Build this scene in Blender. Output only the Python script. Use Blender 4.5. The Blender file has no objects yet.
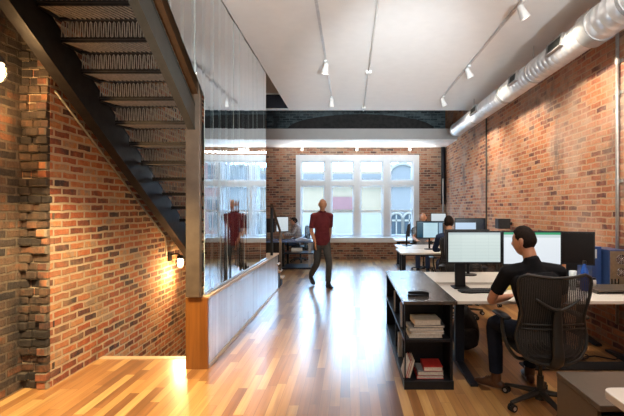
import bpy, bmesh, math, random
from mathutils import Vector, Matrix, noise as mnoise
R = random.Random(7)
V = Vector
PI = math.pi
scene = bpy.context.scene
COL = scene.collection

# ------------------------------------------------------------------ objects
def link(o, parent=None):
    COL.objects.link(o)
    if parent is not None:
        o.parent = parent
    return o

def tag(o, label=None, cat=None, group=None, kind=None):
    if label: o['label'] = label
    if cat: o['category'] = cat
    if group: o['group'] = group
    if kind: o['kind'] = kind
    return o

def thing(name, label, cat, loc=(0, 0, 0), rz=0.0, group=None):
    o = bpy.data.objects.new(name, None)
    o.empty_display_size = 0.1
    o.location = loc
    o.rotation_euler = (0, 0, rz)
    link(o)
    return tag(o, label, cat, group)

def build(name, bm, mat, parent=None, smooth=False, bevel=0.0, offset=None):
    """one mesh object out of a bmesh"""
    if offset is not None:
        bmesh.ops.translate(bm, verts=bm.verts, vec=-V(offset))
    bmesh.ops.recalc_face_normals(bm, faces=bm.faces)
    me = bpy.data.meshes.new(name)
    bm.to_mesh(me)
    bm.free()
    for m in (mat if isinstance(mat, (list, tuple)) else [mat]):
        me.materials.append(m)
    if smooth:
        for p in me.polygons: p.use_smooth = True
    o = bpy.data.objects.new(name, me)
    link(o, parent)
    if bevel > 0:
        b = o.modifiers.new('bevel', 'BEVEL')
        b.width = bevel; b.segments = 2; b.limit_method = 'ANGLE'; b.angle_limit = math.radians(40)
    return o

def struct(name, bm, mat, parent=None, **k):
    o = build(name, bm, mat, parent, **k)
    if parent is None: o['kind'] = 'structure'
    return o

def copy_tree(o, parent=None):
    c = o.copy()
    link(c, parent)
    for ch in list(o.children):
        copy_tree(ch, c)
    return c

# ------------------------------------------------------------------ mesh
def NB(): return bmesh.new()

def box(bm, lo, hi, rot=None, piv=None, mi=0):
    x0, y0, z0 = lo; x1, y1, z1 = hi
    vs = [bm.verts.new(p) for p in ((x0,y0,z0),(x1,y0,z0),(x1,y1,z0),(x0,y1,z0),(x0,y0,z1),(x1,y0,z1),(x1,y1,z1),(x0,y1,z1))]
    fs = [bm.faces.new([vs[i] for i in f]) for f in ((0,3,2,1),(4,5,6,7),(0,1,5,4),(1,2,6,5),(2,3,7,6),(3,0,4,7))]
    for f in fs: f.material_index = mi
    if rot is not None:
        bmesh.ops.rotate(bm, verts=vs, cent=piv or ((x0+x1)/2,(y0+y1)/2,(z0+z1)/2), matrix=rot)
    return vs

def frame_of(d, hint=None):
    d = d.normalized()
    h = V(hint) if hint is not None else (V((0,0,1)) if abs(d.z) < .9 else V((1,0,0)))
    s = h - d * h.dot(d)
    if s.length < 1e-5:
        h = V((0,1,0)); s = h - d * h.dot(d)
    s.normalize()
    return s, d.cross(s)

def ring_faces(bm, rings, cap=True):
    n = len(rings[0])
    for a, b in zip(rings, rings[1:]):
        for i in range(n):
            j = (i+1) % n
            bm.faces.new((a[i], a[j], b[j], b[i]))
    if cap:
        bm.faces.new(rings[0][::-1]); bm.faces.new(rings[-1])

def catmull(pts, sub):
    """pts: list of tuples of floats, all columns interpolated"""
    out = []
    n = len(pts)
    for i in range(n-1):
        p0 = pts[max(i-1,0)]; p1 = pts[i]; p2 = pts[i+1]; p3 = pts[min(i+2,n-1)]
        for k in range(sub):
            t = k/sub
            out.append(tuple(.5*((2*b)+(-a+c)*t+(2*a-5*b+4*c-d)*t*t+(-a+3*b-3*c+d)*t**3) for a,b,c,d in zip(p0,p1,p2,p3)))
    out.append(tuple(pts[-1]))
    return out

def loft(bm, pts, hint=None, n=12, sub=4, round_ends=True):
    """pts: (point, rx, ry): elliptical tube, rx along hint"""
    rows = catmull([(p[0],p[1],p[2],rx,ry) for p, rx, ry in [(V(q[0]), q[1], q[2] if len(q)>2 else q[1]) for q in pts]], sub)
    P = [V(r[:3]) for r in rows]
    rings = []
    ps = None
    for i, r in enumerate(rows):
        d = (P[min(i+1,len(P)-1)] - P[max(i-1,0)])
        if d.length < 1e-7: d = V((0,0,1))
        if hint is not None: s, t = frame_of(d, hint)
        else:
            s, t = frame_of(d, ps)
            ps = s
        def ring(c, k):
            return [bm.verts.new(c + s*(r[3]*k*math.cos(2*PI*a/n)) + t*(r[4]*k*math.sin(2*PI*a/n))) for a in range(n)]
        dn = d.normalized()
        rm = min(r[3], r[4])
        if round_ends and i == 0:
            for k, e in ((.35,.94),(.75,.66)): rings.append(ring(P[i]-dn*rm*e, k))
        rings.append(ring(P[i], 1))
        if round_ends and i == len(rows)-1:
            for k, e in ((.75,.66),(.35,.94)): rings.append(ring(P[i]+dn*rm*e, k))
    ring_faces(bm, rings)

def tube(bm, pts, r, n=8, hint=None, closed=False, mi=0):
    """round bar along a polyline, flat ends"""
    P = [V(p) for p in pts]
    rings = []; ps = hint
    m = len(P)
    for i, p in enumerate(P):
        if closed: d = P[(i+1)%m]-P[i-1]
        else: d = P[min(i+1,m-1)]-P[max(i-1,0)]
        s, t = frame_of(d, ps); ps = s
        rr = r[i] if isinstance(r,(list,tuple)) else r
        rings.append([bm.verts.new(p + s*rr*math.cos(2*PI*a/n) + t*rr*math.sin(2*PI*a/n)) for a in range(n)])
    if closed:
        ring_faces(bm, rings+[rings[0]], cap=False)
    else: ring_faces(bm, rings)
    if mi:
        for rg in rings:
            for v in rg:
                for f in v.link_faces: f.material_index = mi

def cyl(bm, p0, p1, r, n=16, r1=None):
    tube(bm, [p0, p1], [r, r if r1 is None else r1], n)

def lathe(bm, prof, c=(0,0,0), axis=(0,0,1), n=20):
    """prof: (radius, height)"""
    s, t = frame_of(V(axis)); a = V(axis).normalized(); c = V(c)
    rings = [[bm.verts.new(c + a*h + s*r*math.cos(2*PI*k/n) + t*r*math.sin(2*PI*k/n)) for k in range(n)] for r, h in prof]
    ring_faces(bm, rings)

def prism(bm, poly, axis, lo, hi, mi=0):
    """poly of 2d points, extruded along axis 'x','y' or 'z' between lo and hi"""
    def P(u, v, w):
        return {'x': (w,u,v), 'y': (u,w,v), 'z': (u,v,w)}[axis]
    a = [bm.verts.new(P(u,v,lo)) for u,v in poly]; b = [bm.verts.new(P(u,v,hi)) for u,v in poly]
    n = len(poly)
    fs = [bm.faces.new(a), bm.faces.new(b[::-1])]
    for i in range(n):
        fs.append(bm.faces.new((a[i], b[i], b[(i+1)%n], a[(i+1)%n])))
    for f in fs: f.material_index = mi

def ball(bm, c, rx, ry=None, rz=None, n=12, m=8):
    ry = ry or rx; rz = rz or rx
    c = V(c)
    rings = []
    for i in range(1, m):
        th = PI*i/m
        rings.append([bm.verts.new(c+V((rx*math.sin(th)*math.cos(2*PI*k/n), ry*math.sin(th)*math.sin(2*PI*k/n), -rz*math.cos(th)))) for k in range(n)])
    ring_faces(bm, rings)

def rounded_slab(bm, x0, y0, x1, y1, z0, z1, r, seg=5):
    poly = []
    for cx, cy, a0 in ((x1-r,y1-r,0),(x0+r,y1-r,90),(x0+r,y0+r,180),(x1-r,y0+r,270)):
        for k in range(seg+1):
            a = math.radians(a0+90*k/seg)
            poly.append((cx+r*math.cos(a), cy+r*math.sin(a)))
    prism(bm, poly, 'z', z0, z1)

# ------------------------------------------------------------------ materials
class NT:
    def __init__(s, name):
        s.m = bpy.data.materials.new(name); s.m.use_nodes = True
        s.t = s.m.node_tree; s.t.nodes.clear()
        s.out = s.n('ShaderNodeOutputMaterial')
    def n(s, typ, **k):
        nd = s.t.nodes.new(typ)
        for a, b in k.items():
            if a.startswith('i_'):
                key = a[2:]
                key = int(key) if key.isdigit() else key.replace('_', ' ')
                nd.inputs[key].default_value = b
            else: setattr(nd, a, b)
        return nd
    def l(s, a, b): s.t.links.new(a, b)
    def math(s, op, a, b=None, clamp=False):
        nd = s.n('ShaderNodeMath', operation=op); nd.use_clamp = clamp
        for i, v in enumerate((a, b)):
            if v is None: continue
            if isinstance(v, (int, float)): nd.inputs[i].default_value = v
            else: s.l(v, nd.inputs[i])
        return nd.outputs[0]
    def ramp(s, fac, stops, interp='LINEAR'):
        nd = s.n('ShaderNodeValToRGB'); cr = nd.color_ramp; cr.interpolation = interp
        while len(cr.elements) < len(stops): cr.elements.new(.5)
        for e, (p, c) in zip(cr.elements, stops):
            e.position = p; e.color = (*c, 1) if len(c) == 3 else c
        s.l(fac, nd.inputs[0]); return nd.outputs[0]
    def mix(s, fac, a, b, mode='MIX'):
        nd = s.n('ShaderNodeMix', data_type='RGBA', blend_type=mode)
        for sock, v in ((nd.inputs[0], fac), (nd.inputs[6], a), (nd.inputs[7], b)):
            if isinstance(v, (int, float)): sock.default_value = v
            elif isinstance(v, (tuple, list)): sock.default_value = (*v, 1) if len(v) == 3 else v
            else: s.l(v, sock)
        return nd.outputs[2]
    def noise(s, vec, scale, detail=3, rough=.55, out=0):
        nd = s.n('ShaderNodeTexNoise'); nd.inputs['Scale'].default_value = scale
        nd.inputs['Detail'].default_value = detail; nd.inputs['Roughness'].default_value = rough
        if vec is not None: s.l(vec, nd.inputs['Vector'])
        return nd.outputs[out]
    def pos(s):
        g = s.n('ShaderNodeNewGeometry'); return g.outputs['Position']
    def sep(s, v):
        nd = s.n('ShaderNodeSeparateXYZ'); s.l(v, nd.inputs[0]); return nd.outputs
    def comb(s, x, y, z=0.0):
        nd = s.n('ShaderNodeCombineXYZ')
        for i, v in enumerate((x, y, z)):
            if isinstance(v, (int, float)): nd.inputs[i].default_value = v
            else: s.l(v, nd.inputs[i])
        return nd.outputs[0]
    def bsdf(s, color, rough=.5, metal=0.0, bump=None, bstr=.3, bdist=.01, **k):
        b = s.n('ShaderNodeBsdfPrincipled')
        for sock, v in (('Base Color', color), ('Roughness', rough), ('Metallic', metal)):
            if isinstance(v, (int, float)): b.inputs[sock].default_value = v
            elif isinstance(v, (tuple, list)): b.inputs[sock].default_value = (*v, 1) if len(v) == 3 else v
            else: s.l(v, b.inputs[sock])
        for a, v in k.items(): b.inputs[a.replace('_', ' ')].default_value = v
        if bump is not None:
            bp = s.n('ShaderNodeBump'); bp.inputs['Strength'].default_value = bstr; bp.inputs['Distance'].default_value = bdist
            s.l(bump, bp.inputs['Height']); s.l(bp.outputs[0], b.inputs['Normal'])
        s.l(b.outputs[0], s.out.inputs[0])
        return b

def plain(name, c, rough=.5, metal=0.0, var=.12, scale=30, bstr=.05, **k):
    t = NT(name)
    nz = t.noise(t.n('ShaderNodeTexCoord').outputs['Object'], scale, 4)
    d = tuple(x*(1-var) for x in c); l = tuple(min(1, x*(1+var)) for x in c)
    t.bsdf(t.ramp(nz, [(.3, d), (.7, l)]), rough, metal, nz, bstr, .002, **k)
    return t.m

def brick_mat(name, axis, ramp, mortar, stain=None, stain_at=.55, stain_scale=.7, wash=None, wash_at=.6, bstr=.9, mort_w=.012, bump_d=.012, stair_shade=None, smear=1.0):
    t = NT(name)
    p = t.pos(); o = t.sep(p)
    wob = t.noise(p, 6.0, 3)
    wv = t.math('MULTIPLY', t.math('SUBTRACT', wob, .5), .032)
    u = t.math('ADD', o[1] if axis == 'y' else o[0], wv)
    vz = t.math('ADD', o[2], wv)
    bt = t.n('ShaderNodeTexBrick'); t.l(t.comb(u, vz), bt.inputs['Vector'])
    bt.inputs['Color1'].default_value = (0,0,0,1); bt.inputs['Color2'].default_value = (1,1,1,1)
    bt.inputs['Mortar'].default_value = (.5,.5,.5,1)
    bt.inputs['Scale'].default_value = 1; bt.inputs['Mortar Size'].default_value = mort_w
    bt.inputs['Mortar Smooth'].default_value = .35; bt.inputs['Bias'].default_value = 0
    bt.inputs['Brick Width'].default_value = .215; bt.inputs['Row Height'].default_value = .075
    fine = t.noise(p, 45, 4, .7)
    mid = t.noise(p, 9, 3, .6)
    tint = t.math('ADD', bt.outputs['Color'], t.math('MULTIPLY', t.math('SUBTRACT', mid, .5), .9))
    c = t.ramp(tint, ramp)
    c = t.mix(.35, c, t.ramp(fine, [(.3, (.25,.25,.25)), (.7, (.78,.78,.78))]), 'OVERLAY')
    # mortar smeared over the brick edges here and there
    mf = t.math('ADD', bt.outputs['Fac'], t.math('MULTIPLY', t.math('SUBTRACT', t.noise(p, 22, 4, .65), .56), 1.6*smear), clamp=True)
    mfx = t.math('MAXIMUM', bt.outputs['Fac'], t.math('MULTIPLY', mf, .55*smear))
    c = t.mix(mfx, c, mortar)
    if wash:
        w = t.ramp(t.noise(p, 1.1, 5, .65), [(wash_at-.09, (0,0,0)), (wash_at+.1, (1,1,1))])
        c = t.mix(t.math('MULTIPLY', w, .55), c, wash)
    if stain:
        s_ = t.ramp(t.noise(t.comb(t.math('MULTIPLY', o[0], 1.0), t.math('MULTIPLY', o[1], 1.0), t.math('MULTIPLY', o[2], .55)), stain_scale, 6, .68), [(stain_at-.06, (0,0,0)), (stain_at+.08, (1,1,1))])
        c = t.mix(t.math('MULTIPLY', s_, .85), c, stain)
    if stair_shade:   # shade above the stair painted into the brick colour: k0 < z + .65 y and y < k1, ragged edge
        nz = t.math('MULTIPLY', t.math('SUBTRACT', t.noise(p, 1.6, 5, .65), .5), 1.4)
        m1 = t.math('MULTIPLY', t.math('ADD', t.math('SUBTRACT', t.math('ADD', o[2], t.math('MULTIPLY', o[1], .65)), stair_shade[0]), nz), 3.0, clamp=True)
        m2 = t.math('MULTIPLY', t.math('ADD', t.math('SUBTRACT', stair_shade[1], o[1]), nz), 1.2, clamp=True)
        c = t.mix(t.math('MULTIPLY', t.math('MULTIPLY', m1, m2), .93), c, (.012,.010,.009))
    h = t.math('ADD', t.math('SUBTRACT', 1.0, bt.outputs['Fac']), t.math('ADD', t.math('MULTIPLY', fine, .35), t.math('MULTIPLY', mid, .5)))
    t.bsdf(c, .85, 0, h, bstr, bump_d)
    return t.m

def wood_boards(name, width, length, stops, along='y', across='x', rough=.28, grain=.35, gap=.012, coat=0.0, spec=.5, bstr=.12, civ=1.5):
    t = NT(name)
    p = t.pos(); o = t.sep(p); ix = {'x': 0, 'y': 1, 'z': 2}
    a = o[ix[across]]; l = o[ix[along]]
    u = t.math('DIVIDE', a, width); row = t.math('FLOOR', u)
    wn = t.n('ShaderNodeTexWhiteNoise', noise_dimensions='1D'); t.l(row, wn.inputs['W'])
    v = t.math('DIVIDE', t.math('ADD', l, t.math('MULTIPLY', wn.outputs[0], 7.0)), length)
    bid = t.math('FLOOR', v)
    w2 = t.n('ShaderNodeTexWhiteNoise', noise_dimensions='2D'); t.l(t.comb(row, bid), w2.inputs['Vector'])
    gv = t.comb(t.math('ADD', t.math('MULTIPLY', a, 30.0), t.math('MULTIPLY', w2.outputs[0], 37)), t.math('MULTIPLY', l, 1.6), t.math('MULTIPLY', bid, 3.1))
    gr = t.noise(gv, 1.0, 5, .6)
    big = t.noise(gv, .35, 3, .6)
    f = t.math('ADD', t.math('MULTIPLY', w2.outputs[0], .75), t.math('MULTIPLY', big, .3))
    c = t.ramp(f, stops)
    c = t.mix(grain, c, t.ramp(gr, [(.3, (.22,.22,.22)), (.62, (.72,.72,.72))]), 'OVERLAY')
    fu = t.math('FRACT', u); fv = t.math('FRACT', v)
    e = t.math('MINIMUM', t.math('MINIMUM', fu, t.math('SUBTRACT', 1.0, fu)), t.math('MULTIPLY', t.math('MINIMUM', fv, t.math('SUBTRACT', 1.0, fv)), length/width))
    line = t.ramp(e, [(0, (1,1,1)), (gap, (.6,.6,.6)), (gap*2.2, (0,0,0))])
    c = t.mix(t.math('MULTIPLY', line, .75), c, (.05,.025,.012))
    rg = t.math('ADD', rough-.05, t.math('MULTIPLY', gr, .1))
    hh = t.math('SUBTRACT', t.math('MULTIPLY', gr, .3), line)
    b = t.bsdf(c, rg, 0, hh, bstr, .002)
    b.inputs['Specular IOR Level'].default_value = spec
    b.inputs['Coat Weight'].default_value = coat; b.inputs['Coat IOR'].default_value = civ
    b.inputs['Coat Roughness'].default_value = .22
    return t.m

def emit(name, c, s):
    t = NT(name); e = t.n('ShaderNodeEmission'); e.inputs[0].default_value = (*c, 1); e.inputs[1].default_value = s
    t.l(e.outputs[0], t.out.inputs[0]); return t.m

def pane(name, tint=(1,1,1), refl=1.0, ior=1.5, rough=0.0, bump=None):
    """architectural glass: Fresnel mix of see-through and mirror"""
    t = NT(name)
    tr = t.n('ShaderNodeBsdfTransparent'); tr.inputs[0].default_value = (*tint, 1)
    gl = t.n('ShaderNodeBsdfGlossy'); gl.inputs['Roughness'].default_value = rough; gl.inputs[0].default_value = (.95,.98,1,1)
    fr = t.n('ShaderNodeFresnel'); fr.inputs[0].default_value = ior
    if bump:
        p = t.pos(); o = t.sep(p)
        w = t.noise(t.comb(0.0, t.math('MULTIPLY', o[1], bump[0]), t.math('MULTIPLY', o[2], bump[1])), 1.0, 2)
        bp = t.n('ShaderNodeBump'); bp.inputs['Strength'].default_value = bump[2]; bp.inputs['Distance'].default_value = .02
        t.l(w, bp.inputs['Height']); t.l(bp.outputs[0], gl.inputs['Normal'])
    mx = t.n('ShaderNodeMixShader')
    t.l(t.math('MULTIPLY', fr.outputs[0], refl, clamp=True), mx.inputs[0])
    t.l(tr.outputs[0], mx.inputs[1]); t.l(gl.outputs[0], mx.inputs[2])
    t.l(mx.outputs[0], t.out.inputs[0]); return t.m

M = {}
BR = [(0.0, (.05,.03,.03)), (.18, (.17,.055,.032)), (.42, (.34,.088,.034)), (.68, (.45,.135,.048)), (.88, (.50,.23,.09)), (1.0, (.34,.23,.15))]
M['brick_left'] = brick_mat('brick_left', 'y', BR, (.50,.37,.235), stain=(.055,.04,.034), stain_at=.575, stain_scale=.9, wash=(.48,.35,.19), wash_at=.60, mort_w=.014, smear=1.35, stair_shade=(5.75, 6.2))
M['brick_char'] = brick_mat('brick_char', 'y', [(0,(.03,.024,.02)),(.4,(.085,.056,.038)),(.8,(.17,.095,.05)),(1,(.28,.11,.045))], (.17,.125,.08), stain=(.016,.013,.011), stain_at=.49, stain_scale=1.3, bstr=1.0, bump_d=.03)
M['brick_tooth'] = brick_mat('brick_tooth', 'x', [(0,(.12,.05,.03)),(.4,(.34,.11,.045)),(1,(.48,.2,.09))], (.30,.23,.15), stain=(.04,.03,.025), stain_at=.5, stain_scale=2.0)
M['brick_right'] = brick_mat('brick_right', 'y', [(0,(.12,.045,.035)),(.22,(.32,.10,.05)),(.55,(.47,.155,.062)),(.8,(.52,.215,.09)),(1,(.42,.26,.17))], (.47,.295,.17), stain=(.13,.10,.09), stain_at=.59, stain_scale=1.0, wash=(.56,.42,.33), wash_at=.56, smear=1.3)
M['brick_back'] = brick_mat('brick_back', 'x', [(0,(.09,.05,.045)),(.3,(.28,.11,.07)),(.6,(.42,.17,.10)),(1,(.46,.28,.18))], (.42,.33,.24), stain=(.10,.08,.07), stain_at=.62, wash=(.5,.42,.33), wash_at=.6)
M['brick_dark'] = brick_mat('brick_dark', 'x', [(0,(.02,.03,.035)),(.5,(.055,.08,.09)),(1,(.11,.14,.15))], (.10,.13,.14), stain=(.012,.014,.018), stain_at=.58, stain_scale=1.3)
M['brick_out'] = brick_mat('brick_out', 'x', [(0,(.08,.022,.016)),(.5,(.115,.034,.022)),(1,(.13,.05,.034))], (.115,.08,.06), bump_d=.004)
FLOOR = [(0, (.07,.028,.010)), (.13, (.17,.07,.024)), (.30, (.36,.16,.05)), (.58, (.50,.25,.078)), (.84, (.62,.35,.12)), (1, (.25,.10,.03))]
M['floor'] = wood_boards('floor_boards', .083, .78, FLOOR, rough=.30, coat=1.0, civ=1.7)
M['panel_boards'] = wood_boards('panel_boards', .105, 3.0, [(0,(.44,.39,.36)),(.5,(.54,.49,.46)),(1,(.62,.58,.55))], along='z', across='y', rough=.25, grain=.25, coat=1.0)
M['orange_wood'] = wood_boards('orange_wood', .3, 3.0, [(0,(.15,.048,.008)),(1,(.22,.08,.014))], along='z', across='x', rough=.35, grain=.35, gap=.001)
M['light_wood'] = wood_boards('light_wood', .4, 4.0, [(0,(.55,.38,.22)),(1,(.66,.48,.3))], along='y', across='x', rough=.35, grain=.2, gap=.001)
M['brown_wood'] = wood_boards('brown_wood', .4, 4.0, [(0,(.05,.022,.008)),(1,(.075,.034,.012))], along='y', across='z', rough=.45, grain=.3, gap=.001)
M['white_paint'] = plain('white_paint', (.86,.86,.85), .6, var=.02, scale=6)
M['grey_paint'] = plain('grey_paint', (.38,.38,.375), .6, var=.03, scale=6)
M['frame_white'] = plain('frame_white', (.72,.75,.77), .4, var=.03, scale=12)
M['dark_paint'] = plain('dark_paint', (.012,.016,.03), .7)
M['beige_paint'] = plain('beige_paint', (.55,.47,.40), .7, var=.04)
M['steel'] = plain('stair_steel', (.022,.018,.016), .42, .5, var=.35, scale=14)
M['steel_bar'] = plain('stair_bar', (.32,.27,.22), .45, .5, var=.2, scale=30)
M['steel_grey'] = plain('grey_steel', (.055,.057,.048), .4, .4, var=.15, scale=12)
M['post_steel'] = plain('post_steel', (.20,.15,.11), .35, .6, var=.15, scale=8)
M['galv'] = plain('galvanised', (.78,.79,.80), .34, .75, var=.10, scale=9, bstr=.1)
M['galv_dull'] = plain('galvanised_dull', (.42,.42,.42), .42, .7, var=.1, scale=12)
M['conduit'] = plain('conduit_metal', (.50,.47,.43), .4, .7)
M['conduit_dark'] = plain('conduit_dark', (.20,.17,.13), .5, .5)
M['grille'] = plain('vent_grille', (.06,.065,.06), .5, .3)
M['lamp_white'] = plain('lamp_white', (.72,.72,.7), .4, var=.03)
M['track'] = plain('track_grey', (.62,.62,.63), .4, .4)
M['black'] = plain('black_plastic', (.008,.008,.009), .42, var=.2, Specular_IOR_Level=.3)
M['black_soft'] = plain('black_soft', (.018,.018,.02), .7, var=.3)
M['blue_steel'] = plain('dark_powder_steel', (.010,.014,.024), .35, .3, var=.2)
M['desk_white'] = plain('desk_laminate', (.74,.69,.62), .3, var=.03, scale=5)
M['edge_grey'] = plain('desk_edge', (.55,.53,.5), .4)
M['case_black'] = plain('bookcase_black', (.006,.007,.010), .45, var=.3, Specular_IOR_Level=.3)
M['case_top'] = wood_boards('bookcase_top', .2, 2.5, [(0,(.03,.025,.022)),(1,(.075,.058,.048))], along='y', across='x', rough=.24, grain=.5, gap=.004, coat=.3)
M['pedestal'] = plain('pedestal_brown', (.115,.09,.068), .4, .1, var=.06)
M['riser_brown'] = plain('riser_brown', (.10,.078,.058), .4, var=.1)
M['chair_frame'] = plain('chair_graphite', (.018,.017,.015), .45, var=.15)
M['chrome'] = plain('chrome', (.7,.7,.72), .15, 1.0)
M['rubber'] = plain('rubber', (.01,.01,.01), .8)
M['stone'] = plain('pale_stone', (.11,.085,.065), .8, var=.05, scale=3)
M['stone_blue'] = plain('blue_grey_stone', (.075,.060,.052), .8, var=.06, scale=3)
M['beige_wall'] = plain('beige_stucco', (.145,.092,.052), .8, var=.04, scale=2)
M['red_metal'] = plain('red_cladding', (.085,.022,.018), .6, var=.08, scale=3)
M['frost'] = plain('pale_shopfront', (.11,.085,.068), .6, var=.05, scale=2)
M['asphalt'] = plain('pale_paving', (.50,.46,.40), .9)
M['dark_glass'] = plain('dark_window', (.010,.012,.014), .9)
M['window_glass'] = pane('window_glass', (.95,.97,.98), 0.0)
M['plank_glass'] = pane('plank_glass', (.70,.80,.80), 3.4, 1.5, .015, (7.0, .5, .10))
M['glass_edge'] = plain('glass_edge', (.50,.58,.56), .3, Specular_IOR_Level=.8)
M['clear_glass'] = pane('clear_glass', (.95,.97,.97), 1.0)
def mesh_fabric():
    t = NT('chair_mesh')
    o = t.sep(t.n('ShaderNodeTexCoord').outputs['Object'])
    w = t.math('FRACT', t.math('MULTIPLY', o[0], 62.0))
    w2 = t.math('FRACT', t.math('MULTIPLY', o[2], 240.0))
    solid = t.math('MAXIMUM', t.math('GREATER_THAN', w, .38), t.math('GREATER_THAN', w2, .45))
    b = t.n('ShaderNodeBsdfPrincipled'); b.inputs['Roughness'].default_value = .55
    t.l(t.ramp(w, [(.3,(.010,.0095,.009)),(.7,(.026,.024,.021))]), b.inputs['Base Color'])
    tr = t.n('ShaderNodeBsdfTransparent'); mx = t.n('ShaderNodeMixShader')
    t.l(t.math('MAXIMUM', solid, .25), mx.inputs[0]); t.l(tr.outputs[0], mx.inputs[1]); t.l(b.outputs[0], mx.inputs[2])
    t.l(mx.outputs[0], t.out.inputs[0]); return t.m
M['mesh_fabric'] = mesh_fabric()
# =================================================================== camera
H = 1.6
cam_d = bpy.data.cameras.new('camera')
cam_d.sensor_width = 36.0; cam_d.lens = 416.0*36/624
cam_d.shift_x = (312-350)/624.0
cam_d.shift_y = (209-208)/624.0
cam_d.clip_start = .05; cam_d.clip_end = 300
cam = bpy.data.objects.new('camera', cam_d)
cam.location = (0, 0, H); cam.rotation_euler = (PI/2, 0, 0)
link(cam); scene.camera = cam

XL, XR, YB, YF = -2.68, 3.05, 13.3, -4.0
ZC, ZTOP, YC = 3.97, 5.35, 10.0
XE = -1.455                       # edge of the ceiling over the stair

# =================================================================== setting
bm = NB()
box(bm, (-3.2, YF, -.12), (3.3, 4.5, 0)); box(bm, (-1.63, 4.5, -.12), (3.3, 7.35, 0)); box(bm, (-3.2, 7.35, -.12), (3.3, YB+.3, 0))
struct('floor', bm, M['floor'])
bm = NB(); box(bm, (-2.68, 4.43, -.025), (-1.63, 4.515, .006))
struct('trim_1', bm, M['light_wood'], bevel=.004)
bm = NB(); box(bm, (-3.2, 4.5, -3.1), (-1.5, 7.5, -3.0))
struct('floor_below', bm, M['floor'])
bm = NB(); box(bm, (-1.66, 4.5, -3.0), (-1.635, 7.35, -.12)); box(bm, (-2.68, 7.36, -3.0), (-1.63, 7.40, -.12)); box(bm, (-2.68, 4.4, -3.0), (-1.63, 4.44, -.12))
struct('wall_stairwell', bm, M['beige_paint'])

# left brick wall with its broken near edge
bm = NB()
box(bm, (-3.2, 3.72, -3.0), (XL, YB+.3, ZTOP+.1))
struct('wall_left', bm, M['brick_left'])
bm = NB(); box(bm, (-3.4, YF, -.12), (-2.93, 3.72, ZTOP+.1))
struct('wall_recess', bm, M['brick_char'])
bm = NB()
z = 0.0
while z < 4.2:
    x = -2.93
    # the broken end: charred courses, the outermost brick of each standing proud
    for x1 in (-2.85+R.uniform(-.02,.03), -2.755+R.uniform(-.03,.02), XL+.004*R.random()):
        last = x1 > -2.70
        d = R.uniform(.0, .035) if last else R.uniform(-.02, .03)
        box(bm, (x, 3.70-d, z), (x1-.004, 3.78, z+.070), Matrix.Rotation(R.uniform(-.06,.06), 3, 'Z'), mi=1 if last and R.random() < .55 else 0)
        x = x1
    z += .075
struct('wall_broken_edge', bm, [M['brick_char'], M['brick_tooth']], bevel=.007)

# right brick wall
bm = NB(); box(bm, (XR, YF, -.12), (XR+.4, YB+.3, ZTOP+.1))
struct('wall_right', bm, M['brick_right'])

# back wall with the window opening
wx0, wx1, wz0, wz1 = -1.73, 2.21, .70, 3.33
bm = NB()
box(bm, (-3.2, YB, -.12), (wx0, YB+.35, 3.62)); box(bm, (wx1, YB, -.12), (XR, YB+.35, 3.62))
box(bm, (wx0, YB, -.12), (wx1, YB+.35, wz0-.16)); box(bm, (wx0, YB, wz1), (wx1, YB+.35, 3.62))
struct('wall_back', bm, M['brick_back'])
bm = NB(); box(bm, (-3.2, YB, 3.62), (XR, YB+.35, ZTOP+.1))
struct('wall_back_upper', bm, M['brick_dark'])
bm = NB()
poly = [(-2.2, 4.0)]
for i in range(25):
    a = PI*i/24
    poly.append((.35-2.35*math.cos(a), 4.12+.50*math.sin(a)))
poly.append((2.95, 4.0))
prism(bm, poly[1:-1], 'y', YB-.05, YB)
struct('trim_2', bm, plain('sooty_arch', (.020,.018,.017), .8, var=.5, scale=9))
# front wall behind the camera
bm = NB(); box(bm, (-3.2, YF-.3, -.12), (XR+.4, YF, ZTOP+.1))
struct('wall_front', bm, M['white_paint'])

# ceilings
bm = NB(); box(bm, (XE, YF, ZC), (XR, YC, ZC+.3)); box(bm, (-2.93, YF, ZC), (XE, 2.6, ZC+.3))
struct('ceiling', bm, M['white_paint'])
bm = NB(); box(bm, (-3.2, YF-.3, ZTOP), (XR+.4, YB+.35, ZTOP+.2))
struct('ceiling_upper', bm, M['beige_paint'])
bm = NB(); box(bm, (XL, 11.8, 3.58), (XR, YB, 3.61)); box(bm, (XL, 11.8, 3.61), (XR, 11.86, 3.88)); box(bm, (XL, 11.86, 3.80), (XR, YB, 3.84))
struct('ceiling_soffit', bm, M['grey_paint'])
bm = NB(); box(bm, (XL, 11.84, 3.565), (XR, YB, 3.58))
struct('ceiling_soffit_board', bm, M['white_paint'])
# upper storey edge seen through the stair opening
bm = NB(); box(bm, (XL, 10.02, 4.39), (XR, 10.1, ZTOP))
struct('trim_3', bm, M['beige_paint'])
bm = NB(); box(bm, (XL, 10.03, 4.02), (XR, 10.09, 4.36))
struct('trim_4', bm, M['dark_paint'])
bm = NB(); box(bm, (XL, 10.0, 4.36), (XR, 10.11, 4.39)); box(bm, (XL, 10.0, 3.995), (XR, 10.11, 4.02))
struct('trim_5', bm, M['frame_white'])

# knee wall along the stair
bm = NB(); box(bm, (-1.63, 4.18, 0), (-1.425, 8.25, .70))
kw = struct('wall_stair', bm, M['panel_boards'])
bm = NB(); box(bm, (-1.64, 4.15, 0), (-1.418, 4.18, .715)); build('end_panel', bm, M['orange_wood'], kw, bevel=.003)
bm = NB(); box(bm, (-1.645, 4.18, .70), (-1.41, 8.26, .73)); build('cap', bm, M['light_wood'], kw, bevel=.004)
bm = NB(); box(bm, (-1.425, 4.18, 0), (-1.413, 8.25, .035)); build('baseboard', bm, M['light_wood'], kw)

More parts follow.
